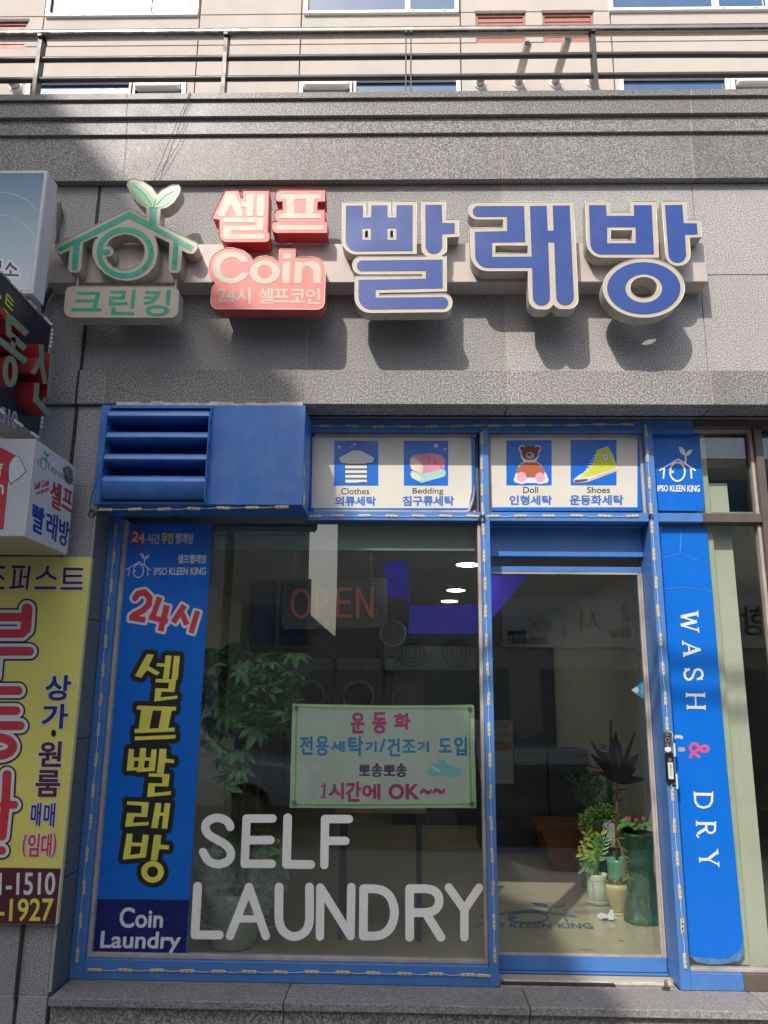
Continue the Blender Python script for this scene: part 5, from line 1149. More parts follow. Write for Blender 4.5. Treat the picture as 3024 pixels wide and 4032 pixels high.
for (x, y, w_, h_, n) in ((1000, 2620, 190, 60, 34), (940, 2740, 130, 80, 26), (1060, 2730, 120, 90, 34), (900, 2830, 80, 40, 6), (1080, 2830, 100, 40, 8), (870, 2700, 60, 80, 6), (900, 2960, 60, 50, 3), (930, 3080, 50, 60, 4), (1100, 2790, 80, 40, 6), (960, 3330, 60, 40, 5), (1070, 3370, 40, 30, 3)):
    for k in range(n):
        c = PY(x+random.uniform(-w_, w_)*.9, y+random.uniform(-h_, h_), random.uniform(.40, .95)); cen.append(c)
base = np.array(ST.location); stems = []
for c in cen:
    c[0] = max(c[0], -1.70)
    o = bpy.data.objects.new('leaf', random.choice(PM)); COL.objects.link(o); o.parent = ST; o.location = tuple(c-base); s = random.uniform(.75, 1.15); o.scale = (s, s, s)
    o.rotation_euler = (random.gauss(.55, .35), random.gauss(0, .35), random.uniform(0, 6.28)) if random.random() < .55 else (random.gauss(.2, .4), random.gauss(0, .4), random.uniform(0, 6.28))
    ax = tr[1] if c[2] < 1.5 else (tr[2] if c[2] < 1.9 else tr[3]); st = ax+(c-ax)*.1-np.array([0, 0, .12]); stems.append(tube([st, (st+c)/2+np.array([0, 0, -.01]), c], [.003, .0022, .0016], 4, cap=False))
tag(mk('leaf_stalks', join(*stems), BARK, ST), kind='stuff')
# green vase with cyclamen
EV = (2200, 3200, 440/1659)
def base_of(x, y): return PZ(EV[0]+x*EV[2], EV[1]+y*EV[2], .332)
vb = base_of(1262, 1665); vb[1] += .08; sc_ = lambda p: float(np.dot(np.array(p)-CAM, _f))/FPX
def topz(x, y, Y): return float(PY(EV[0]+x*EV[2], EV[1]+y*EV[2], Y)[2])
u_ = sc_((vb[0], vb[1], .9))*EV[2]; vh = topz(1190, 325, vb[1]-.1)-.333
vb[0] = float(PY(EV[0]+1245*EV[2], EV[1]+1500*EV[2], vb[1])[0])
VS = thing('tall_vase', 'tall green ceramic vase with relief leaves, holding pink cyclamen, by the door', 'vase', (vb[0], vb[1], .333))
prof = [(t_*u_, h_*vh) for t_, h_ in ((262, 0), (268, .035), (240, .07), (225, .14), (205, .28), (192, .45), (188, .6), (195, .75), (212, .88), (240, .965), (246, 1.0), (225, 1.0), (205, .95), (150, .93))]
bodyv = lathe((vb[0], vb[1], .333), prof, 48, sq=.30)
Vv = []
for (x, y, z) in bodyv[0]:
    a = math.atan2(y-vb[1], x-vb[0]); hh = (z-.333)/vh; k = 1.0
    if hh < .06: k += .045*math.cos(a*8)*(1-hh/.06)
    Vv.append((vb[0]+(x-vb[0])*k, vb[1]+(y-vb[1])*k, z+(.012*math.cos(a*8) if hh < .02 else 0)))
mk('vase_body', (Vv, bodyv[1]), VASEG, VS, True)
fy = lambda h: vb[1]-(np.interp(h, [0, .07, .14, .28, .45, .6, .75, .88, 1], [262, 240, 225, 205, 192, 188, 195, 212, 246])*u_)*.985
rl = []
def vp(x, h): return np.array([vb[0]+x, fy(h)-.001, .333+h*vh])
def wrapx(x, h): p = vp(x, h); p[1] += (abs(x)/.11)**2*.012; return p
for s in (-1, 1):
    for i in range(15): h = .07+i*.028; wv = .042*math.sin(math.pi*(i+2)/18)+.006; rl.append(tube([wrapx(0, h+.005), wrapx(s*wv*.5, h+.022), wrapx(s*wv, h+.034)], [.0048, .0042, .0015], 5))
    rl.append(tube([wrapx(s*(.052*math.sin(math.pi*min(1, k/8))+.004), .06+.052*k) for k in range(10)], .0042, 5))
    rl.append(tube([wrapx(s*.045, .93), wrapx(s*.032, .86), wrapx(s*.014, .80), wrapx(0, .76)], .005, 5)); rl.append(tube([wrapx(s*.035, .62), wrapx(s*.022, .57), wrapx(0, .54)], .0045, 5))
rl.append(tube([wrapx(0, .07), wrapx(0, .3), wrapx(0, .48)], .003, 4))
mk('relief_leaves', join(*rl), VASEG, VS, True)
for k, hz in enumerate((.30, .42, .55, .66)): mk('vase_spur', lathe((vb[0]+(.098 if k % 2 else -.098), vb[1]-.05, .333+hz*vh), [(.012, 0), (.010, .012), (.004, .022)], 8), VASEG, VS, True)
zt_ = .333+vh
mk('vase_soil', lathe((vb[0], vb[1], zt_-.02), [(.18*.5, 0), (.085, .008), (.02, .012)], 16), SOIL, VS, True)
CY = thing('cyclamen', 'pink flowering cyclamen growing out of the green vase', 'plant', (vb[0], vb[1], zt_))
for k in range(26):
    a = random.uniform(0, 6.28); r = random.uniform(.01, .11); c = np.array([vb[0]-.02+r*math.cos(a), vb[1]+r*math.sin(a)*.8, zt_+random.uniform(.02, .09)-r*.25])
    mk('leaf', leaf_vf(c, (math.cos(a), math.sin(a), .1), (0, -.4, 1), random.uniform(.05, .075), .055, .35), LEAFG, CY, True)
    if k % 2 == 0: mk('stalk', tube([np.array([vb[0], vb[1], zt_-.01]), (c+np.array([vb[0], vb[1], zt_+.03]))/2, c], .0018, 4), LEAFR, CY)
for k, (x, y) in enumerate(((1030, 85), (1262, 72), (1150, 88))):
    c = PY(EV[0]+x*EV[2], EV[1]+y*EV[2], vb[1]-.03+.02*k); vf = [leaf_vf(c-np.array([0, 0, .018]), (math.cos(q)*.45, math.sin(q)*.45, 1), (math.cos(q+1.57), math.sin(q+1.57), 0), (.034, .026, .020)[k], .018, .1) for q in np.linspace(0, 6.28, 7)[:-1]]
    f = mk('flower', join(*vf), PETAL, CY, True); mk('flower_stalk', tube([np.array([vb[0], vb[1], zt_]), c-np.array([0, 0, .02])], .0016, 4), LEAFR, f)
# hanging succulent stems left of the vase
HS = thing('trailing_succulent', 'stem of spiky green leaves trailing down the left side of the green vase', 'plant', (vb[0]-.1, vb[1]-.08, .6))
tp_ = [PY(EV[0]+x*EV[2], EV[1]+y*EV[2], vb[1]-.12) for x, y in ((870, 390), (920, 520), (960, 640), (990, 740), (1010, 860), (1040, 960), (1070, 1100))]
mk('stem', tube(tp_, .0045, 6), LEAFY, HS, True)
for k in range(12):
    c = tp_[min(6, k//2)]; s = (-1)**k; mk('leaf', leaf_vf(c, (s*1.0, -.3, -.35 if k % 3 else .3), (0, -.3, 1), random.uniform(.035, .06), .014, .2), LEAFY, HS, True)
# white pot with zz plant
wb = base_of(588, 1375); wb[1] += .055; u2 = sc_((wb[0], wb[1], .5))*EV[2]; ph = topz(560, 925, wb[1]-.05)-.333
wb[0] = float(PY(EV[0]+580*EV[2], EV[1]+1200*EV[2], wb[1])[0])
ZP = thing('potted_zz_plant', 'zz plant with glossy leaflets in a pale cylinder pot on a saucer', 'plant', (wb[0], wb[1], .333))
mk('saucer', lathe((wb[0], wb[1], .333), [(150*u2, 0), (172*u2, .004), (178*u2, .028), (170*u2, .028), (165*u2, .01)], 28), POTW, ZP, True)
mk('pot', lathe((wb[0], wb[1], .3335), [(150*u2, .011), (156*u2, .02), (150*u2, ph-.012), (155*u2, ph), (145*u2, ph), (143*u2, ph-.02)], 28), POTW, ZP, True)
mk('soil', lathe((wb[0], wb[1], .333+ph-.025), [(141*u2, 0), (.01, .006)], 16), SOIL, ZP)
c = np.array([wb[0]-.045, wb[1]-.062, .333+ph*.78]); mk('pink_string', join(tube([np.array([wb[0]+153*u2*math.cos(q), wb[1]+153*u2*math.sin(q), .333+ph*.82-.004*math.sin(q*2)]) for q in np.linspace(0, 6.28, 29)[:-1]], .0016, 4, closed=True), tube([c, c+np.array([-.006, -.004, -.05]), c+np.array([.0, -.004, -.115]), c+np.array([.007, -.004, -.05]), c], .0016, 4)), PINK, ZP)
zt2 = .333+ph
for k, (x, y) in enumerate(((440, 300), (380, 430), (320, 600), (500, 250), (620, 330), (680, 420), (360, 810), (560, 440), (430, 520))):
    e = PY(EV[0]+x*EV[2], EV[1]+y*EV[2], wb[1]+random.uniform(-.10, .08)); s0 = np.array([wb[0]+random.uniform(-.02, .02), wb[1]+random.uniform(-.02, .02), zt2-.02]); mid = (s0+e)/2+np.array([(s0[0]-e[0])*.25, 0, .02]); P_ = [s0, s0*.5+mid*.5, mid, mid*.5+e*.5, e]
    st = mk('stem', tube(P_, [.006, .005, .004, .003, .002], 6), LEAFY if k % 2 else LEAFG, ZP, True)
    for j in range(9):
        t = .38+.62*j/8; q = s0*(1-t)**2+2*(mid+(mid-(s0+e)/2))*t*(1-t)+e*t*t; d = e-mid; d /= np.linalg.norm(d); sd = np.cross(d, [0, -1, 0.]); sd = sd/(np.linalg.norm(sd) or 1)*((-1)**j)
        mk('leaf', leaf_vf(q, sd*.8+d*.8, (0, -1, .3), random.uniform(.045, .07), .026, .12), LEAFY if (k < 5 and random.random() < .75) else LEAFG, ZP, True)
# cream pot
cb_ = base_of(915, 1530); cb_[1] += .045; u3 = sc_((cb_[0], cb_[1], .5))*EV[2]; ch = topz(880, 1070, cb_[1]-.06)-.333
CP = thing('potted_mixed_plant', 'small dark leaved plants in a cream bowl shaped pot half hidden by the vase', 'plant', (cb_[0], cb_[1], .333))
mk('saucer', lathe((cb_[0], cb_[1], .333), [(110*u3, 0), (125*u3, .003), (130*u3, .016), (118*u3, .014), (110*u3, .006)], 24), POTC, CP, True)
mk('pot', lathe((cb_[0], cb_[1], .3335), [(80*u3, .0065), (100*u3, .02), (150*u3, ch*.45), (185*u3, ch*.8), (195*u3, ch), (186*u3, ch), (180*u3, ch*.95)], 28), POTC, CP, True)
mk('soil', lathe((cb_[0], cb_[1], .333+ch-.018), [(.045, 0), (.01, .004)], 12), SOIL, CP)
for k in range(30):
    a = random.uniform(0, 6.28); c = np.array([cb_[0]+.035*math.cos(a), cb_[1]+.03*math.sin(a), .333+ch-.005]); mk('leaf', leaf_vf(c, (math.cos(a), math.sin(a), random.uniform(.2, 1.6)), (0, -.5, 1), random.uniform(.035, .07), .018, .3), (LEAFR, LEAFG, LEAFR, LEAFY)[k % 4], CP, True)
c = PY(EV[0]+985*EV[2], EV[1]+860*EV[2], cb_[1]); mk('red_flower', join(*[leaf_vf(c, rdir(-.2, 1), (0, -1, .2), .028, .022) for _ in range(7)]), REDP, CP, True)
# turquoise pot behind
tb_ = base_of(860, 1120); tb_[1] = 1.81; tt = topz(850, 680, tb_[1]); u4 = sc_((tb_[0], tb_[1], .6))*EV[2]; tb_[0] = float(PY(EV[0]+870*EV[2], EV[1]+800*EV[2], tb_[1])[0])
TP = thing('potted_cordyline', 'dark red leaved cordyline on a thin stem in a turquoise pot', 'plant', (tb_[0], tb_[1], .333))
mk('pot', lathe((tb_[0], tb_[1], .333), [(105*u4, 0), (112*u4, .01), (150*u4, tt-.36), (160*u4, tt-.333), (150*u4, tt-.333), (145*u4, tt-.35)], 28), POTT, TP, True)
mk('soil', lathe((tb_[0], tb_[1], tt-.03), [(140*u4, 0), (.01, .006)], 16), SOIL, TP)
EC = (2160, 2780, 520/1659)
cp = lambda x, y, dy=0: PY(EC[0]+x*EC[2], EC[1]+y*EC[2], tb_[1]+dy)
mk('stem', tube([np.array([tb_[0], tb_[1], tt-.03]), cp(850, 1480), cp(855, 1280), cp(862, 1100), cp(845, 980)], [.011, .010, .010, .009, .008], 8), WOOD, TP, True)
cc = cp(850, 960)
for k, (x, y, w_) in enumerate(((560, 500, .035), (530, 620, .04), (420, 745, .022), (600, 560, .03), (825, 430, .03), (925, 480, .04), (870, 340, .045), (1115, 400, .022), (1150, 650, .05), (1185, 960, .045), (1000, 900, .035), (700, 700, .035), (640, 560, .04), (900, 560, .05), (800, 560, .045), (1080, 830, .05), (760, 800, .03))):
    e = cp(x, y, random.uniform(-.15, .12)); L = np.linalg.norm(e-cc); mk('leaf', leaf_vf(cc, (e-cc)+np.array([0, 0, L*.16]), (0, -.9, .45), L*1.05, w_*1.35, .17, 7, .12), LEAFR, TP, True)
mk('leaf', leaf_vf(cp(640, 820), cp(420, 745)-cp(640, 820), (0, -1, .2), .10, .018), PETAL, TP, True)
# grey pot with trailing vine, on a stand
gy = 1.90; g1 = PY(EV[0]+770*EV[2], EV[1]+90*EV[2], gy); g0 = PY(EV[0]+740*EV[2], EV[1]+500*EV[2], gy)
GP = thing('potted_vine', 'mass of tiny round leaved vine spilling from a tall grey pot', 'plant', (g1[0], gy, .333))
mk('pot', lathe((g1[0]-.005, gy, g0[2]), [(.05, 0), (.055, .01), (.062, g1[2]-g0[2]), (.055, g1[2]-g0[2])], 4 if False else 20, sq=.5), POTG, GP, True)
mk('stand', bx(g1[0]+.0, g1[0]+.08, gy-.02, gy+.08, .333, g0[2]-.001, .004), MACH, GP)
vf = []
for k in range(1500):
    x = random.gauss(0, 1); y = random.gauss(0, 1); a = random.uniform(0, 6.28); r = math.sqrt(random.random()); X_ = 650+r*math.cos(a)*250; Y_ = 1330+r*math.sin(a)*125+abs(X_-650)*.25
    if random.random() < .2: X_ = random.uniform(380, 560); Y_ = random.uniform(1350, 1560)
    c = PY(EC[0]+X_*EC[2], EC[1]+Y_*EC[2], gy-.05+random.uniform(-.10, .10)); d = rdir(-.8, 1.2); vf.append(leaf_vf(c, d, rdir(.2, 1.4), .011, .010, .1, 2, .05))
tag(mk('vine_leaves', join(*vf), LEAFV, GP), kind='stuff')
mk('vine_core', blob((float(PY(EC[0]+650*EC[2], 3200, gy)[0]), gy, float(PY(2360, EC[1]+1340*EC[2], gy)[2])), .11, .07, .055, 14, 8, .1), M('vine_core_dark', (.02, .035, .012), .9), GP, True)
# dark background plants
for k, (x, y, h_, lb) in enumerate(((760, 1150, .62, 'dark upright cactus like plant behind the cordyline'), (480, 1200, .34, 'feathery dark green plant behind the round vine'))):
    Yb = tb_[1]+.50+.12*k; bt = PY(EC[0]+x*EC[2], EC[1]+y*EC[2], Yb); t = thing('dark_plant', lb, 'plant', (bt[0], Yb, .333)); mk('pot', lathe((bt[0], Yb, .333), [(.07, 0), (.10, .22), (.09, .22)], 18), MACH, t, True)
    if k == 0:
        mk('cactus_stem', tube([(bt[0], Yb, .54), (bt[0]+.005, Yb, 1.0), tuple(PY(EC[0]+785*EC[2], EC[1]+180*EC[2], Yb))], [.022, .024, .010], 7), LEAFG, t)
    for j in range(46 if k else 26):
        c = np.array([bt[0]+random.gauss(0, .05), Yb+random.gauss(0, .05), bt[2]-.05+random.uniform(0, h_*.7)]); mk('leaf', leaf_vf(c, rdir(-.1, 1.1), (0, -1, .3), random.uniform(.08, .15), .018, .3), LEAFG, t, True)
    mk('plant_stem', tube([(bt[0], Yb, .5), (bt[0], Yb, bt[2]+h_*.5)], .01, 6), BARK, t)
# crumpled tissue and scratch on the floor
ti = base_of(720, 1590); V = []; F = []; n = 9
for i in range(n):
    for j in range(n): V.append((ti[0]-.055+.11*i/(n-1)+random.uniform(-.008, .008), ti[1]-.04+.09*j/(n-1)+random.uniform(-.008, .008), .334+random.uniform(0, .032)*(1 if 0 < i < n-1 and 0 < j < n-1 else .6)+(.03 if (i > 6 and j > 5) else 0)))
for i in range(n-1):
    for j in range(n-1):
        if (i, j) in ((0, 0), (7, 0), (3, 0), (0, 7), (0, 4)): continue
        F.append((i*n+j, i*n+j+1, (i+1)*n+j+1, (i+1)*n+j))
tag(mk('crumpled_tissue', (V, F), WPR), 'crumpled white tissue lying on the floor in front of the pots', 'tissue')
dl = base_of(920, 1905); tag(mk('dry_leaf', leaf_vf((dl[0]-.02, dl[1], .335), (1, -.5, .1), (0, 0, 1), .05, .012, .1), BARK), 'thin dry leaf on the sunlit floor inside the door', 'leaf')
dl = PZ(1550+845*.8885, 3400+385*.8885, .332); tag(mk('plant_clipping', join(*[leaf_vf((dl[0]-.03+.012*i, dl[1], .336), (1, .6*(-1)**i, .1), (0, 0, 1), .035, .006, .1) for i in range(6)]), BARK), 'feathery dry clipping lying just inside the door', 'leaf')
# ------------------------------------------------------------------ signs on the left
EF = (0, 1050, 300/948); EG = (0, 1700, 320/1287)
# sky lightbox, upper left
lbx, lby = -1.955, -.50; t0, t1 = PX(188, 669, lbx), PX(137, 1212, lbx); lby = float(t0[1]); lz1 = float(t0[2]); lz0 = 3.805
LB = thing('lightbox_sign', 'white metal lightbox with a pale sky picture high at the left edge', 'lightbox', (-2.5, lby, lz0))
back = float(PX(228, 735, lbx)[1])
mk('casing', bx(-3.1, lbx, lby, min(back, -.12), lz0, lz1, .006), WHITEBOX, LB)
def skyface():
    m, nt, b = _m('sky_print'); r = nt.nodes.new('ShaderNodeValToRGB'); sp = nt.nodes.new('ShaderNodeSeparateXYZ'); nt.links.new(pos(nt), sp.inputs[0])
    nt.links.new(mrange(nt, sp.outputs[2], lz0, lz1, 0, 1), r.inputs[0]); e = r.color_ramp.elements; e[0].color = (.62, .68, .72, 1); e[1].color = (.13, .24, .36, 1); k = e.new(.45); k.color = (.40, .52, .56, 1)
    c = cmix(nt, mrange(nt, noise(nt, 2.6, 4), .52, .75, 0, .6), r.outputs[0], (.62, .66, .64)); nt.links.new(c, b.inputs['Base Color']); b.inputs['Roughness'].default_value = .3; return m
mk('sky_face', bx(-3.08, lbx-.018, lby-.002, lby-.0002, lz0+.02, lz1-.02), skyface(), LB)
pl_ = Pl('Y', lby-.0022)
so = [('b', 6, [(60, 530), (32, 570)]), ('b', 6, [(58, 545), (92, 572)]), ('b', 5, [(58, 572), (58, 592)]), ('b', 5.5, [(20, 597), (102, 601)]), ('b', 6, [(1, 520), (1, 605)])]
for m, g, o_ in ((WPR, 9, 0), (M('slate_print', (.05, .06, .10), .5), 0, .0005)): flat('lettering', sdf_loops(so, (0, 650, .7229), grow=g, cell=1.2), pl_, m, LB, o_, .0003)
for L in ([(-60, 745), (60, 765), (110, 790), (152, 835)], [(-60, 840), (40, 850), (100, 885), (140, 935)]): flat('arc_print', sdf_loops([('s', .9, L)], cell=.8), pl_, WPR, LB, .0001, .0001)
jb = [PY(x, y, -.03) for x, y in ((232, 800), (236, 850), (226, 920), (218, 990), (230, 1050), (205, 1130), (176, 1180), (168, 1230))]
tag(mk('cable_bundle', join(tube(jb, [.012, .02, .008, .009, .012, .022, .018, .010], 7), tube([p+np.array([.012, 0, -.004]) for p in jb[:6]], .004, 5)), M('dusty_cable', (.09, .085, .08), .8, var=.3, vs=30), smooth=True), 'dusty cable bundle on the granite between the sky lightbox and the green emblem', 'cable')
# dark blade sign
dx = -2.0; a_, b_ = PX(200, 1286, dx), PX(151, 1722, dx)
DSG = thing('blade_sign', 'dark projecting sign with red and green raised letters, seen at a steep angle', 'projecting sign', (dx-.09, -.7, b_[2]))
dy1 = float(a_[1]); dz1, dz0 = float(a_[2]), float(b_[2])
mk('sign_panel', bx(dx-.18, dx, -1.6, dy1, dz0, dz1, .003), DKSIGN, DSG)
mk('edge_strip', join(bx(dx-.184, dx+.006, -1.6, dy1+.006, dz1+.001, dz1+.012, .002), bx(dx-.184, dx+.006, -1.6, dy1+.006, dz0-.010, dz0-.001, .002), bx(dx-.18, dx+.006, dy1+.001, dy1+.010, dz0, dz1, .002)), GASK, DSG)
chips = []
for k in range(60):
    y = dy1-.02-k*.024
    if (k//4) % 2 == 0:
        for z in (dz1+.006, dz0-.006): chips.append((dx+.0065, y, z))
for k in range(26):
    if (k//5) % 2 == 0: chips.append((dx+.0065, dy1+.006, dz1-.02-k*.024))
V = []; F = []
for (x, y, z) in chips:
    n = len(V); s = .009; V += [(x, y-s, z-s), (x, y+s, z-s), (x, y+s, z+s), (x, y-s, z+s), (x+.014, y, z)]; F += [(n+i, n+(i+1) % 4, n+4) for i in range(4)]
tag(mk('led_chips', (V, F), M('bright_led_lens', (.85, .88, .92), .15)), kind='stuff').parent = DSG
o = bpy.data.objects['led_chips']; o.location = tuple(np.array(o.location)-np.array(DSG.location))
px_l = Pl('X', dx+.09); RG = M('sign_sage_face', (.17, .25, .18), .45); RS = M('sign_crimson_side', (.33, .02, .03), .42)
for g in ([('s', 30, [(112, 640), (300, 800)]), ('b', 36, [(105, 625), (335, 838)]), ('s', 30, [(105, 650), (106, 820)]), ('b', 34, [(95, 815), (310, 1020)])],
          [('b', 24, [(165, 880), (165, 1010)]), ('b', 34, [(-60, 870), (320, 1180)])], [('r', 126, 1305, 62, 165, 27)],
          [('b', 27, [(512, 975), (520, 1180)]), ('b', 27, [(512, 1150), (408, 1330)]), ('b', 25, [(508, 1150), (562, 1455)])],
          [('b', 24, [(652, 1078), (610, 1622)]), ('b', 20, [(640, 1345), (698, 1385)])], [('b', 27, [(460, 1450), (446, 1660)]), ('b', 32, [(436, 1645), (604, 1830)])]):
    L = sdf_loops(g, EF, grow=2.0, cell=1.1); vf = extrude(L, px_l, .088, 0, back=True); k = next(i for i, f in enumerate(vf[1]) if len(f) == 4)
    o = mk('letter', (vf[0], vf[1]), RS, DSG); mk('letter_face', extrude(sdf_loops(g, EF, grow=.9, cell=1.1), px_l, .001, .001), RG, o)
mk('letter', bx(dx+.001, dx+.10, -1.3, float(PX(22, 1230, dx+.1)[1]), float(PX(20, 1235, dx+.1)[2])-.02, float(PX(20, 1220, dx+.1)[2]), .002), RS, DSG)
pd = Pl('X', dx)
flat('lettering', sdf_loops([('s', 8, [(85, 340), (165, 432)]), ('s', 8, [(78, 395), (158, 485)]), ('s', 8, [(70, 455), (150, 545)]), ('s', 8, [(85, 340), (68, 455)]), ('s', 8, [(42, 520), (110, 600)]), ('s', 8, [(-5, 350), (12, 395)]), ('s', 8, [(-20, 470), (5, 500)])], EF, cell=.9), pd, YTXT, DSG, .001, .0006)
text('510', ((15, 1742), (215, 1812), (205, 2024), (5, 1925)), pd, M('silver_print', (.42, .43, .48), .4), DSG, EF, bold=1.6, off=.001, cell=.9)
# box sign with shirt
bX = -1.80; p1, p2, p3_ = PX(141, 1727, bX), PX(300, 1837, bX), PX(108, 2117, bX); by0, by1, bz1, bz0 = float(p1[1]), float(p2[1]), float(p1[2]), float(p3_[2])
SB = thing('shirt_box_sign', 'white box sign with a red shirt in front and laundry lettering on its right side', 'box sign', (-2.3, by0, bz0))
mk('casing', bx(-2.85, bX, by0, by1, bz0, bz1, .003), WHITEBOX, SB); mk('wall_bracket', bx(-2.6, -1.95, by1+.001, -.002, bz0+.1, bz1-.1), IRON, SB)
mk('underside', bx(-2.845, bX-.005, by0+.005, by1-.005, bz0-.004, bz0-.0005), M('yellowed_acrylic', (.50, .46, .32), .4, var=.12, vs=4, dirt=.4, dcol=(.28, .22, .14)), SB)
pf_ = Pl('Y', by0); SOOTY = sheet_film('soot_stain', (.05, .05, .05), .5)
flat('shirt_outline', xfl([[(-300, 200), (-40, 215), (0, 245), (240, 372), (300, 392, 30), (350, 470, 60), (418, 632), (300, 745, 60), (168, 838), (130, 768), (52, 1546), (-300, 1546)]], EG), pf_, BLACK, SB, .0006, .0004)
flat('shirt_print', xfl([[(-300, 206), (-40, 222), (0, 253), (236, 380), (180, 440, 40), (142, 520, 40), (132, 600, 40), (128, 700), (124, 780), (45, 1537), (-300, 1537)]], EG), pf_, REDP, SB, .0012, .0004)
flat('sleeve_print', xfl([[(246, 386), (295, 400, 20), (342, 475, 60), (407, 628), (290, 735, 60), (172, 820), (140, 745), (140, 600, 40), (150, 520, 40), (190, 440, 40)]], EG), pf_, WPR, SB, .0012, .0004)
flat('lettering', sdf_loops([('s', 15, [(38, 522), (15, 525), (5, 560), (0, 680)]), ('b', 11, [(-40, 570), (38, 572)]), ('b', 17, [(-15, 850), (-20, 990)]), ('s', 17, [(-10, 870), (20, 850), (45, 870), (46, 975)])], EG, cell=.8), pf_, WPR, SB, .0018, .0004)
ps = Pl('X', bX); GRN = M('emblem_green_print', (.02, .26, .11), .5); DRED = M('dull_red_lettering', (.40, .03, .05), .5); NVY = M('royal_blue_print', (.015, .05, .28), .5)
logo(((578, 250), (802, 330), (800, 640), (575, 560)), ps, GRN, SB, EG, .02, .0008, cell=.6)
text('IPSO KLEEN KING', ((812, 552), (1168, 760), (1165, 850), (808, 638)), ps, GRN, SB, EG, bold=.1, off=.0008, cell=.6)
text('Self Coin', ((545, 812), (775, 742), (775, 848), (545, 920)), ps, DRED, SB, EG, bold=.7, off=.0008, cell=.6); text('24시 셀프코인', ((572, 950), (772, 878), (770, 938), (572, 1010)), ps, DRED, SB, EG, bold=.5, off=.0008, cell=.5)
for ch, q in (('셀', ((812, 765), (978, 850), (946, 1255), (798, 1172))), ('프', ((1012, 885), (1150, 962), (1130, 1278), (976, 1175)))): text(ch, q, ps, DRED, SB, EG, bold=2.0, off=.0008, cell=.7)
for ch, q in (('빨', ((528, 1125), (714, 1232), (665, 1640), (505, 1552))), ('래', ((750, 1255), (918, 1330), (880, 1742), (735, 1655))), ('방', ((948, 1362), (1106, 1452), (1058, 1830), (932, 1765)))): text(ch, q, ps, NVY, SB, EG, bold=2.0, off=.0008, cell=.7)
mk('soot_stain', extrude(xfl([[(985, 560, 40), (1080, 545, 30), (1150, 610, 20), (1150, 780, 40), (1120, 860, 40), (1030, 790, 60), (1005, 660, 60)]], EG), ps, 0, .0016), SOOTY, SB)
# yellow board
pyl = Pl('Y', -.045); EY = (0, 2190, 260/719); EZ = (0, 2150, .7463)
q0, q1, q2 = PY(357, 2195, -.045), PY(214, 3642, -.045), PY(239, 3420, -.045)
YB = thing('yellow_board_sign', 'yellow property notice board with big red letters and a maroon phone strip', 'notice board', (-2.2, -.04, q1[2]))
mk('board', bx(-2.75, q0[0], -.043, -.003, q1[2], q0[2], .002), YEL, YB); mk('maroon_strip', bx(-2.749, q0[0]-.002, -.0445, -.0435, q1[2]+.002, q2[2]), MAROON, YB)
mk('board_edge', join(bx(-2.75, q0[0]+.003, -.0452, -.0432, q0[2]-.003, q0[2]+.002), bx(q0[0]-.001, q0[0]+.003, -.0452, -.0432, q1[2], q0[2]-.0035)), WPR, YB)
mrn = MAROON
P = [('s', 17, [(145, 117), (262, 117)]), ('s', 15, [(162, 155), (146, 335)]), ('s', 15, [(235, 155), (215, 330)]), ('s', 15, [(112, 343), (252, 330)]), ('s', 15, [(322, 117), (292, 350)]), ('s', 14, [(262, 226), (305, 226)]), ('s', 16, [(520, 120), (508, 175), (460, 220), (405, 242)]), ('s', 16, [(515, 172), (545, 215), (605, 242)]), ('s', 16, [(390, 345), (598, 345)]),
     ('s', 16, [(-60, 122), (45, 122)]), ('s', 16, [(-30, 190), (35, 245)]), ('s', 16, [(-60, 345), (35, 345)])]+[('s', 15, [(a*2.064, (b-53.6)*2.064), (c*2.064, (d-53.6)*2.064)]) for a, b, c, d in ((342, 120, 432, 122), (342, 158, 428, 158), (338, 194, 430, 194), (342, 120, 338, 194), (326, 224, 430, 224))]
flat('lettering_outline', sdf_loops(P, EY, grow=5, cell=1.4), pyl, WPR, YB, .0008, .0004); flat('lettering', sdf_loops(P, EY, cell=1.4), pyl, mrn, YB, .0014, .0004)
c2 = lambda pts: [(a*2.064, (b-53.6)*2.064) for a, b in pts]
P = [('s', 58, [(296, 572), (290, 700), (282, 790)]), ('s', 46, [(-300, 664), (270, 664)]), ('s', 47, [(-300, 843), (240, 843), (285, 790)]), ('s', 49, [(-300, 1035), (322, 1035)]), ('s', 48, [(-40, 1050), (-60, 1300)]), ('s', 48, [(-300, 1463), (200, 1463)]), ('s', 48, [(-300, 1682), (175, 1682)]), ('s', 49, [(-300, 1845), (222, 1845)]), ('r', -20, 2072, 160, 96, 50),
     ('s', 48, c2([(38, 1205), (30, 1360), (12, 1530)])), ('s', 44, c2([(20, 1365), (75, 1365)])), ('s', 46, c2([(-150, 1606), (10, 1606)]))]
flat('black_outline', sdf_loops(P, EY, grow=19, cell=2.2), pyl, BLACK, YB, .0008, .0004); flat('lettering_outline', sdf_loops(P, EY, grow=12.5, cell=2.2), pyl, WPR, YB, .0014, .0004); flat('lettering', sdf_loops(P, EY, cell=2), pyl, REDP, YB, .002, .0004)  # printed black and white outlines around the red letters
NB = M('indigo_print', (.02, .02, .20), .5)
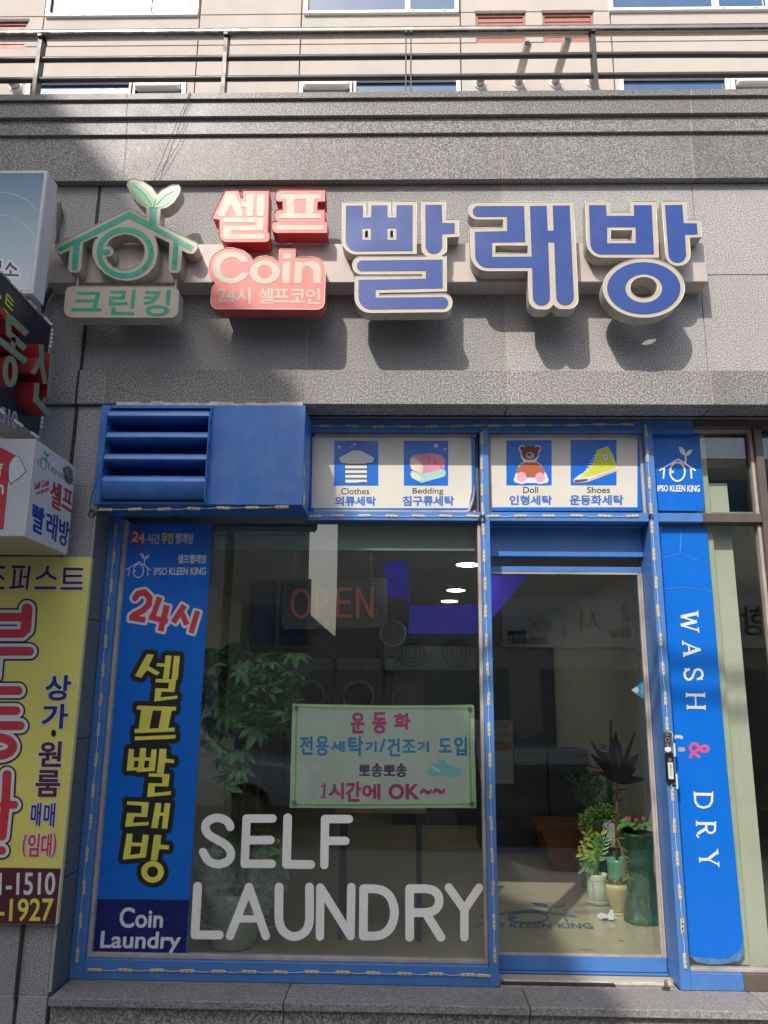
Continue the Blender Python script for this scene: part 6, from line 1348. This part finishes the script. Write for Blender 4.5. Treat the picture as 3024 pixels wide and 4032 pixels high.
for ch, q, m in (('상', (243, 683, 372, 812), NB), ('가', (224, 835, 356, 960), NB), ('원', (206, 1032, 324, 1162), mrn), ('룸', (191, 1184, 316, 1320), mrn), ('매', (164, 1355, 216, 1476), NB), ('매', (232, 1355, 290, 1480), NB), ('(', (120, 1520, 138, 1636), REDP), ('임', (148, 1518, 207, 1638), REDP), ('대', (218, 1518, 271, 1638), REDP), (')', (279, 1520, 297, 1636), REDP)):
    sk = 6; text(ch, ((q[0]+sk, q[1]), (q[2]+sk*.5, q[1]+2), (q[2]-sk, q[3]), (q[0]-sk*.5, q[3])), pyl, m, YB, EZ, bold=3 if ch not in '()매임대' else 1.6, off=.0014, out=3.5, omat=WPR, cell=1.2)
flat('dot', xfl([ell(283, 988, 13, 19)], EZ), pyl, BLACK, YB, .0014, .0004)
text('1-1510', ((-2, 1725), (292, 1723), (287, 1838), (-6, 1840)), pyl, WPR, YB, EZ, bold=1.6, off=.0012, cell=1.2); text('-1927', ((-6, 1862), (282, 1860), (276, 1976), (-12, 1978)), pyl, YTXT, YB, EZ, bold=1.6, off=.0012, cell=1.2)

# ------------------------------------------------------------------ the other side of the street (seen in the glass, shades the left of the shopfront)
OY = -10.0
def prism(pts, y0, y1):
    n = len(pts); V = [(x, y0, z) for x, z in pts]+[(x, y1, z) for x, z in pts]
    return V, [tuple(range(n)), tuple(range(n, 2*n))[::-1]]+[(i, n+i, n+(i+1) % n, (i+1) % n) for i in range(n)]
O1 = thing('shading_building', 'tall plain building with a sloping roof edge across the street', 'building', (-12, OY, -.1))  # added building, its roof edge shaped to shade the shopfront
sil = [(-26, -.1), (-3.35, -.1), (-3.42, 10.74), (-4.04, 10.95), (-4.11, 11.21), (-4.17, 12.24), (-4.98, 13.25), (-5.02, 13.71), (-5.41, 14.03), (-6.16, 15.04), (-6.62, 15.56), (-7.3, 16.2), (-26, 17.0)]  # roofline shaped from the shadow edge it has to cast on the shopfront
mk('wall', prism(sil, OY, OY-8), OPPW, O1)
RV = 2*.262-OY
O2 = thing('street_building', 'low rendered building with shop banner across the street', 'building', (6, OY, -.1))
gx0, gx1 = float(PY(1180, 2300, RV)[0]), float(PY(1325, 2300, RV)[0]); gz = float(PY(1250, 2400, RV)[2])
mk('wall', prism([(-3.2, -.1), (26, -.1), (26, 6.3), (gx1, 6.3), (gx1, gz-.5), (gx0, gz+.1), (gx0, 6.6), (-3.2, 6.6)], OY, OY-1.4), OPPB, O2)
def owin(bld, x, z, w, h, n=2):
    o = mk('window', join(bx(x, x+w, OY+.001, OY+.06, z, z+.06), bx(x, x+w, OY+.001, OY+.06, z+h-.06, z+h), bx(x, x+.06, OY+.001, OY+.06, z+.061, z+h-.061), bx(x+w-.06, x+w, OY+.001, OY+.06, z+.061, z+h-.061), bx(x+w/2-.03, x+w/2+.03, OY+.001, OY+.055, z+.061, z+h-.061)), WPVC, bld)
    o.data.materials[0] = GASK
    mk('pane', bx(x+.06, x+w-.06, OY+.002, OY+.02, z+.06, z+h-.06), WINBLUE, o)
for x in (-9.5, -7, -4.9):
    for z in (1.2, 3.9, 6.7, 9.4): owin(O1, x, z, 1.3, 1.4)
for x in (3.4, 5.8, 8.2, 10.6): owin(O2, x, 4.6, 1.5, 1.3)
owin(O2, -2.9, 2.6, 1.2, 1.3)
for k, (x, w) in enumerate(((.4, 1.6), (2.6, 2.4), (6, 2.4))):
    o = mk('shop_door', bx(x, x+w, OY+.001, OY+.04, 0, 2.3), MACH, O2)
bz1_, bz0_ = float(PY(2100, 2345, RV)[2]), float(PY(2100, 2545, RV)[2]); bx0_ = float(PY(1985, 2450, RV)[0])
SBN = thing('shop_banner', 'long white shop banner across the street reading in red and black letters', 'banner', (bx0_+2, OY+.07, bz0_))
mk('banner_board', bx(bx0_, bx0_+5.5, OY+.001, OY+.07, bz0_, bz1_, .004), WPR, SBN)
class Flip:
    n = np.array([0, 1., 0])
    def __call__(s, px, py): p = PY(px, py, RV); return np.array([p[0], OY+.071, p[2]])
fp_ = Flip(); ED = (1850, 1980, .7077)
for ch, q, m in (('852-5561', (440, 740, 225, 775), BLACK), ('연결대점', (330, 705, 225, 728), BLACK), ('사', (745, 595, 600, 720), REDP), ('우', (555, 700, 525, 755), BLACK), ('금', (920, 560, 865, 650), REDP), ('김', (925, 685, 865, 745), REDP), ('상', (850, 700, 795, 745), BLACK), ('항', (1640, 580, 1500, 740), BLACK)):
    text(ch, q, fp_, m, SBN, ED, bold=1.5, off=.001, cell=1.6)
flat('swirl', sdf_loops([('s', 7, [(330, 630), (370, 650), (390, 690), (430, 700), (450, 680), (440, 655), (415, 660)]), ('s', 5, [(380, 690), (420, 710), (470, 690)])], ED, cell=1.5), fp_, GASK, SBN, .001, .0006)
for k, (x, y) in enumerate(((1600, 2575), (1775, 2575))):
    c = PY(x, y, RV); o = thing('ac_unit', 'outdoor air conditioner unit across the street, %s of the pair' % ('left' if k == 0 else 'right'), 'air conditioner', (c[0], OY+.2, c[2]-.3), 'air conditioners across the street')
    mk('casing', bx(c[0]-.42, c[0]+.42, OY+.002, OY+.34, c[2]-.30, c[2]+.30, .01), ACW, o)
    for r in (.24, .17, .10): mk('fan_ring', tube([(c[0]+.08+r*math.cos(q), OY+.345, c[2]+r*math.sin(q)) for q in np.linspace(0, 2*math.pi, 25)[:-1]], .012, 5, closed=True), DARKGAP, o)
    mk('bracket', bx(c[0]-.4, c[0]+.4, OY+.002, OY+.3, c[2]-.36, c[2]-.305), IRON, o)
def car(cx, cy, paint, label, s=1, suv=True):
    t = thing('parked_car', label, 'car', (cx, cy, -.1)); L, H, W = (2.25, 1.72, .92) if suv else (2.3, 1.42, .90); z0 = -.1
    X = lambda u: cx+s*u
    low = [(-L, .35), (-L-.02, .62), (-L+.1, .82), (-L+.35, .93), (-1.05, 1.02), (1.9, 1.04), (L-.05, .95), (L, .6), (L-.05, .32)]
    cab = [(-1.15, 1.0), (-.45, H-.12), (-.15, H-.02), (1.2, H), (1.75, H-.12), (2.0, 1.02)] if suv else [(-1.1, .98), (-.35, H-.08), (0, H), (.8, H), (1.2, H-.08), (1.85, 1.0)]
    def ext(pts, w0, w1, zt):
        n = len(pts); V = []
        for sgn in (-1, 1):
            for u, z in pts: w_ = w0+(w1-w0)*max(0, (z-.95))/max(.01, H-.95); V.append((X(u), cy+sgn*w_, z0+z))
        return V, [tuple(range(n)), tuple(range(n, 2*n))[::-1]]+[(i, n+i, n+(i+1) % n, (i+1) % n) for i in range(n)]
    b = mk('body', ext(low, W, W*.98, 1), paint, t); md = b.modifiers.new('bevel', 'BEVEL'); md.width = .07; md.segments = 3; md.limit_method = 'ANGLE'
    for p in b.data.polygons: p.use_smooth = True
    c_ = mk('cabin', ext(cab, W*.93, W*.78, 1), paint, t); md = c_.modifiers.new('bevel', 'BEVEL'); md.width = .05; md.segments = 3
    gl = [(u*.93+.02, min(z, H-.13)) for u, z in cab if z > 1.05]; gl = [(cab[0][0]+.22, 1.06)]+gl+[(cab[-1][0]-.2, 1.06)]
    for sgn in (-1, 1):
        V = [(X(u), cy+sgn*(W*.93+(W*.78-W*.93)*(z-.95)/(H-.95)+.006), z0+z) for u, z in gl]; mk('side_window', (V, [tuple(range(len(V)))]), WINBLUE, t)
        for u in (-1.42, 1.38):
            wl = mk('wheel', tube([(X(u), cy+sgn*(W-.20), z0+.335), (X(u), cy+sgn*(W+.005), z0+.335)], .335, 26), TYRE, t); mk('rim', tube([(X(u), cy+sgn*(W+.002), z0+.335), (X(u), cy+sgn*(W+.012), z0+.335)], .22, 20), STEEL, wl)
        mk('headlight', blob((X(-L+.13), cy+sgn*(W-.22), z0+.74), .12, .17, .08, 12, 8), WPR, t, True); mk('wing_mirror', blob((X(-.78), cy+sgn*(W+.1), z0+1.08), .07, .11, .07, 10, 6), paint, t, True)
    a, b2 = cab[0], cab[1]; w0, w1 = W*.86, W*.74; mk('windscreen', ([(X(a[0]-.012+.08), cy-w0, z0+a[1]+.1), (X(a[0]-.012+.08), cy+w0, z0+a[1]+.1), (X(b2[0]-.03), cy+w1, z0+b2[1]-.03), (X(b2[0]-.03), cy-w1, z0+b2[1]-.03)], [(0, 1, 2, 3)]), WINBLUE, t)
    mk('grille', bx(X(-L-.03), X(-L+.02), cy-.45, cy+.45, z0+.5, z0+.68, .01), BLACK, t)
car(-3.55, -7.7, CARS, 'silver parked car with its bonnet towards the white window', -1); car(1.9, -6.5, CARB, 'black parked saloon car nearest the shop door', 1, False)
for k, (y, z, r) in enumerate(((-6, 8.35, .028), (-6.1, 8.27+.02, .02), (-6, 8.165, .026))):
    if k == 1: continue
    tag(mk('overhead_cable', tube([(x, y, z+.0006*(x-1)**2-.01) for x in np.linspace(-24, 24, 33)], r, 6), BLKW, smooth=True), 'black overhead cable along the street, %s of the pair' % ('upper' if k == 0 else 'lower'), 'cable', 'overhead cables')
for x in (-19, 19):
    up_ = thing('utility_pole', 'grey concrete utility pole at the %s end of the street' % ('left' if x < 0 else 'right'), 'pole', (x, -6, -.1)); mk('pole', tube([(x, -6, -.1), (x, -6, 9.5)], [.17, .12], 14), PAVE, up_, True); mk('crossarm', bx(x-.05, x+.05, -6.7, -5.3, 8.60, 8.70, .005), IRON, up_)
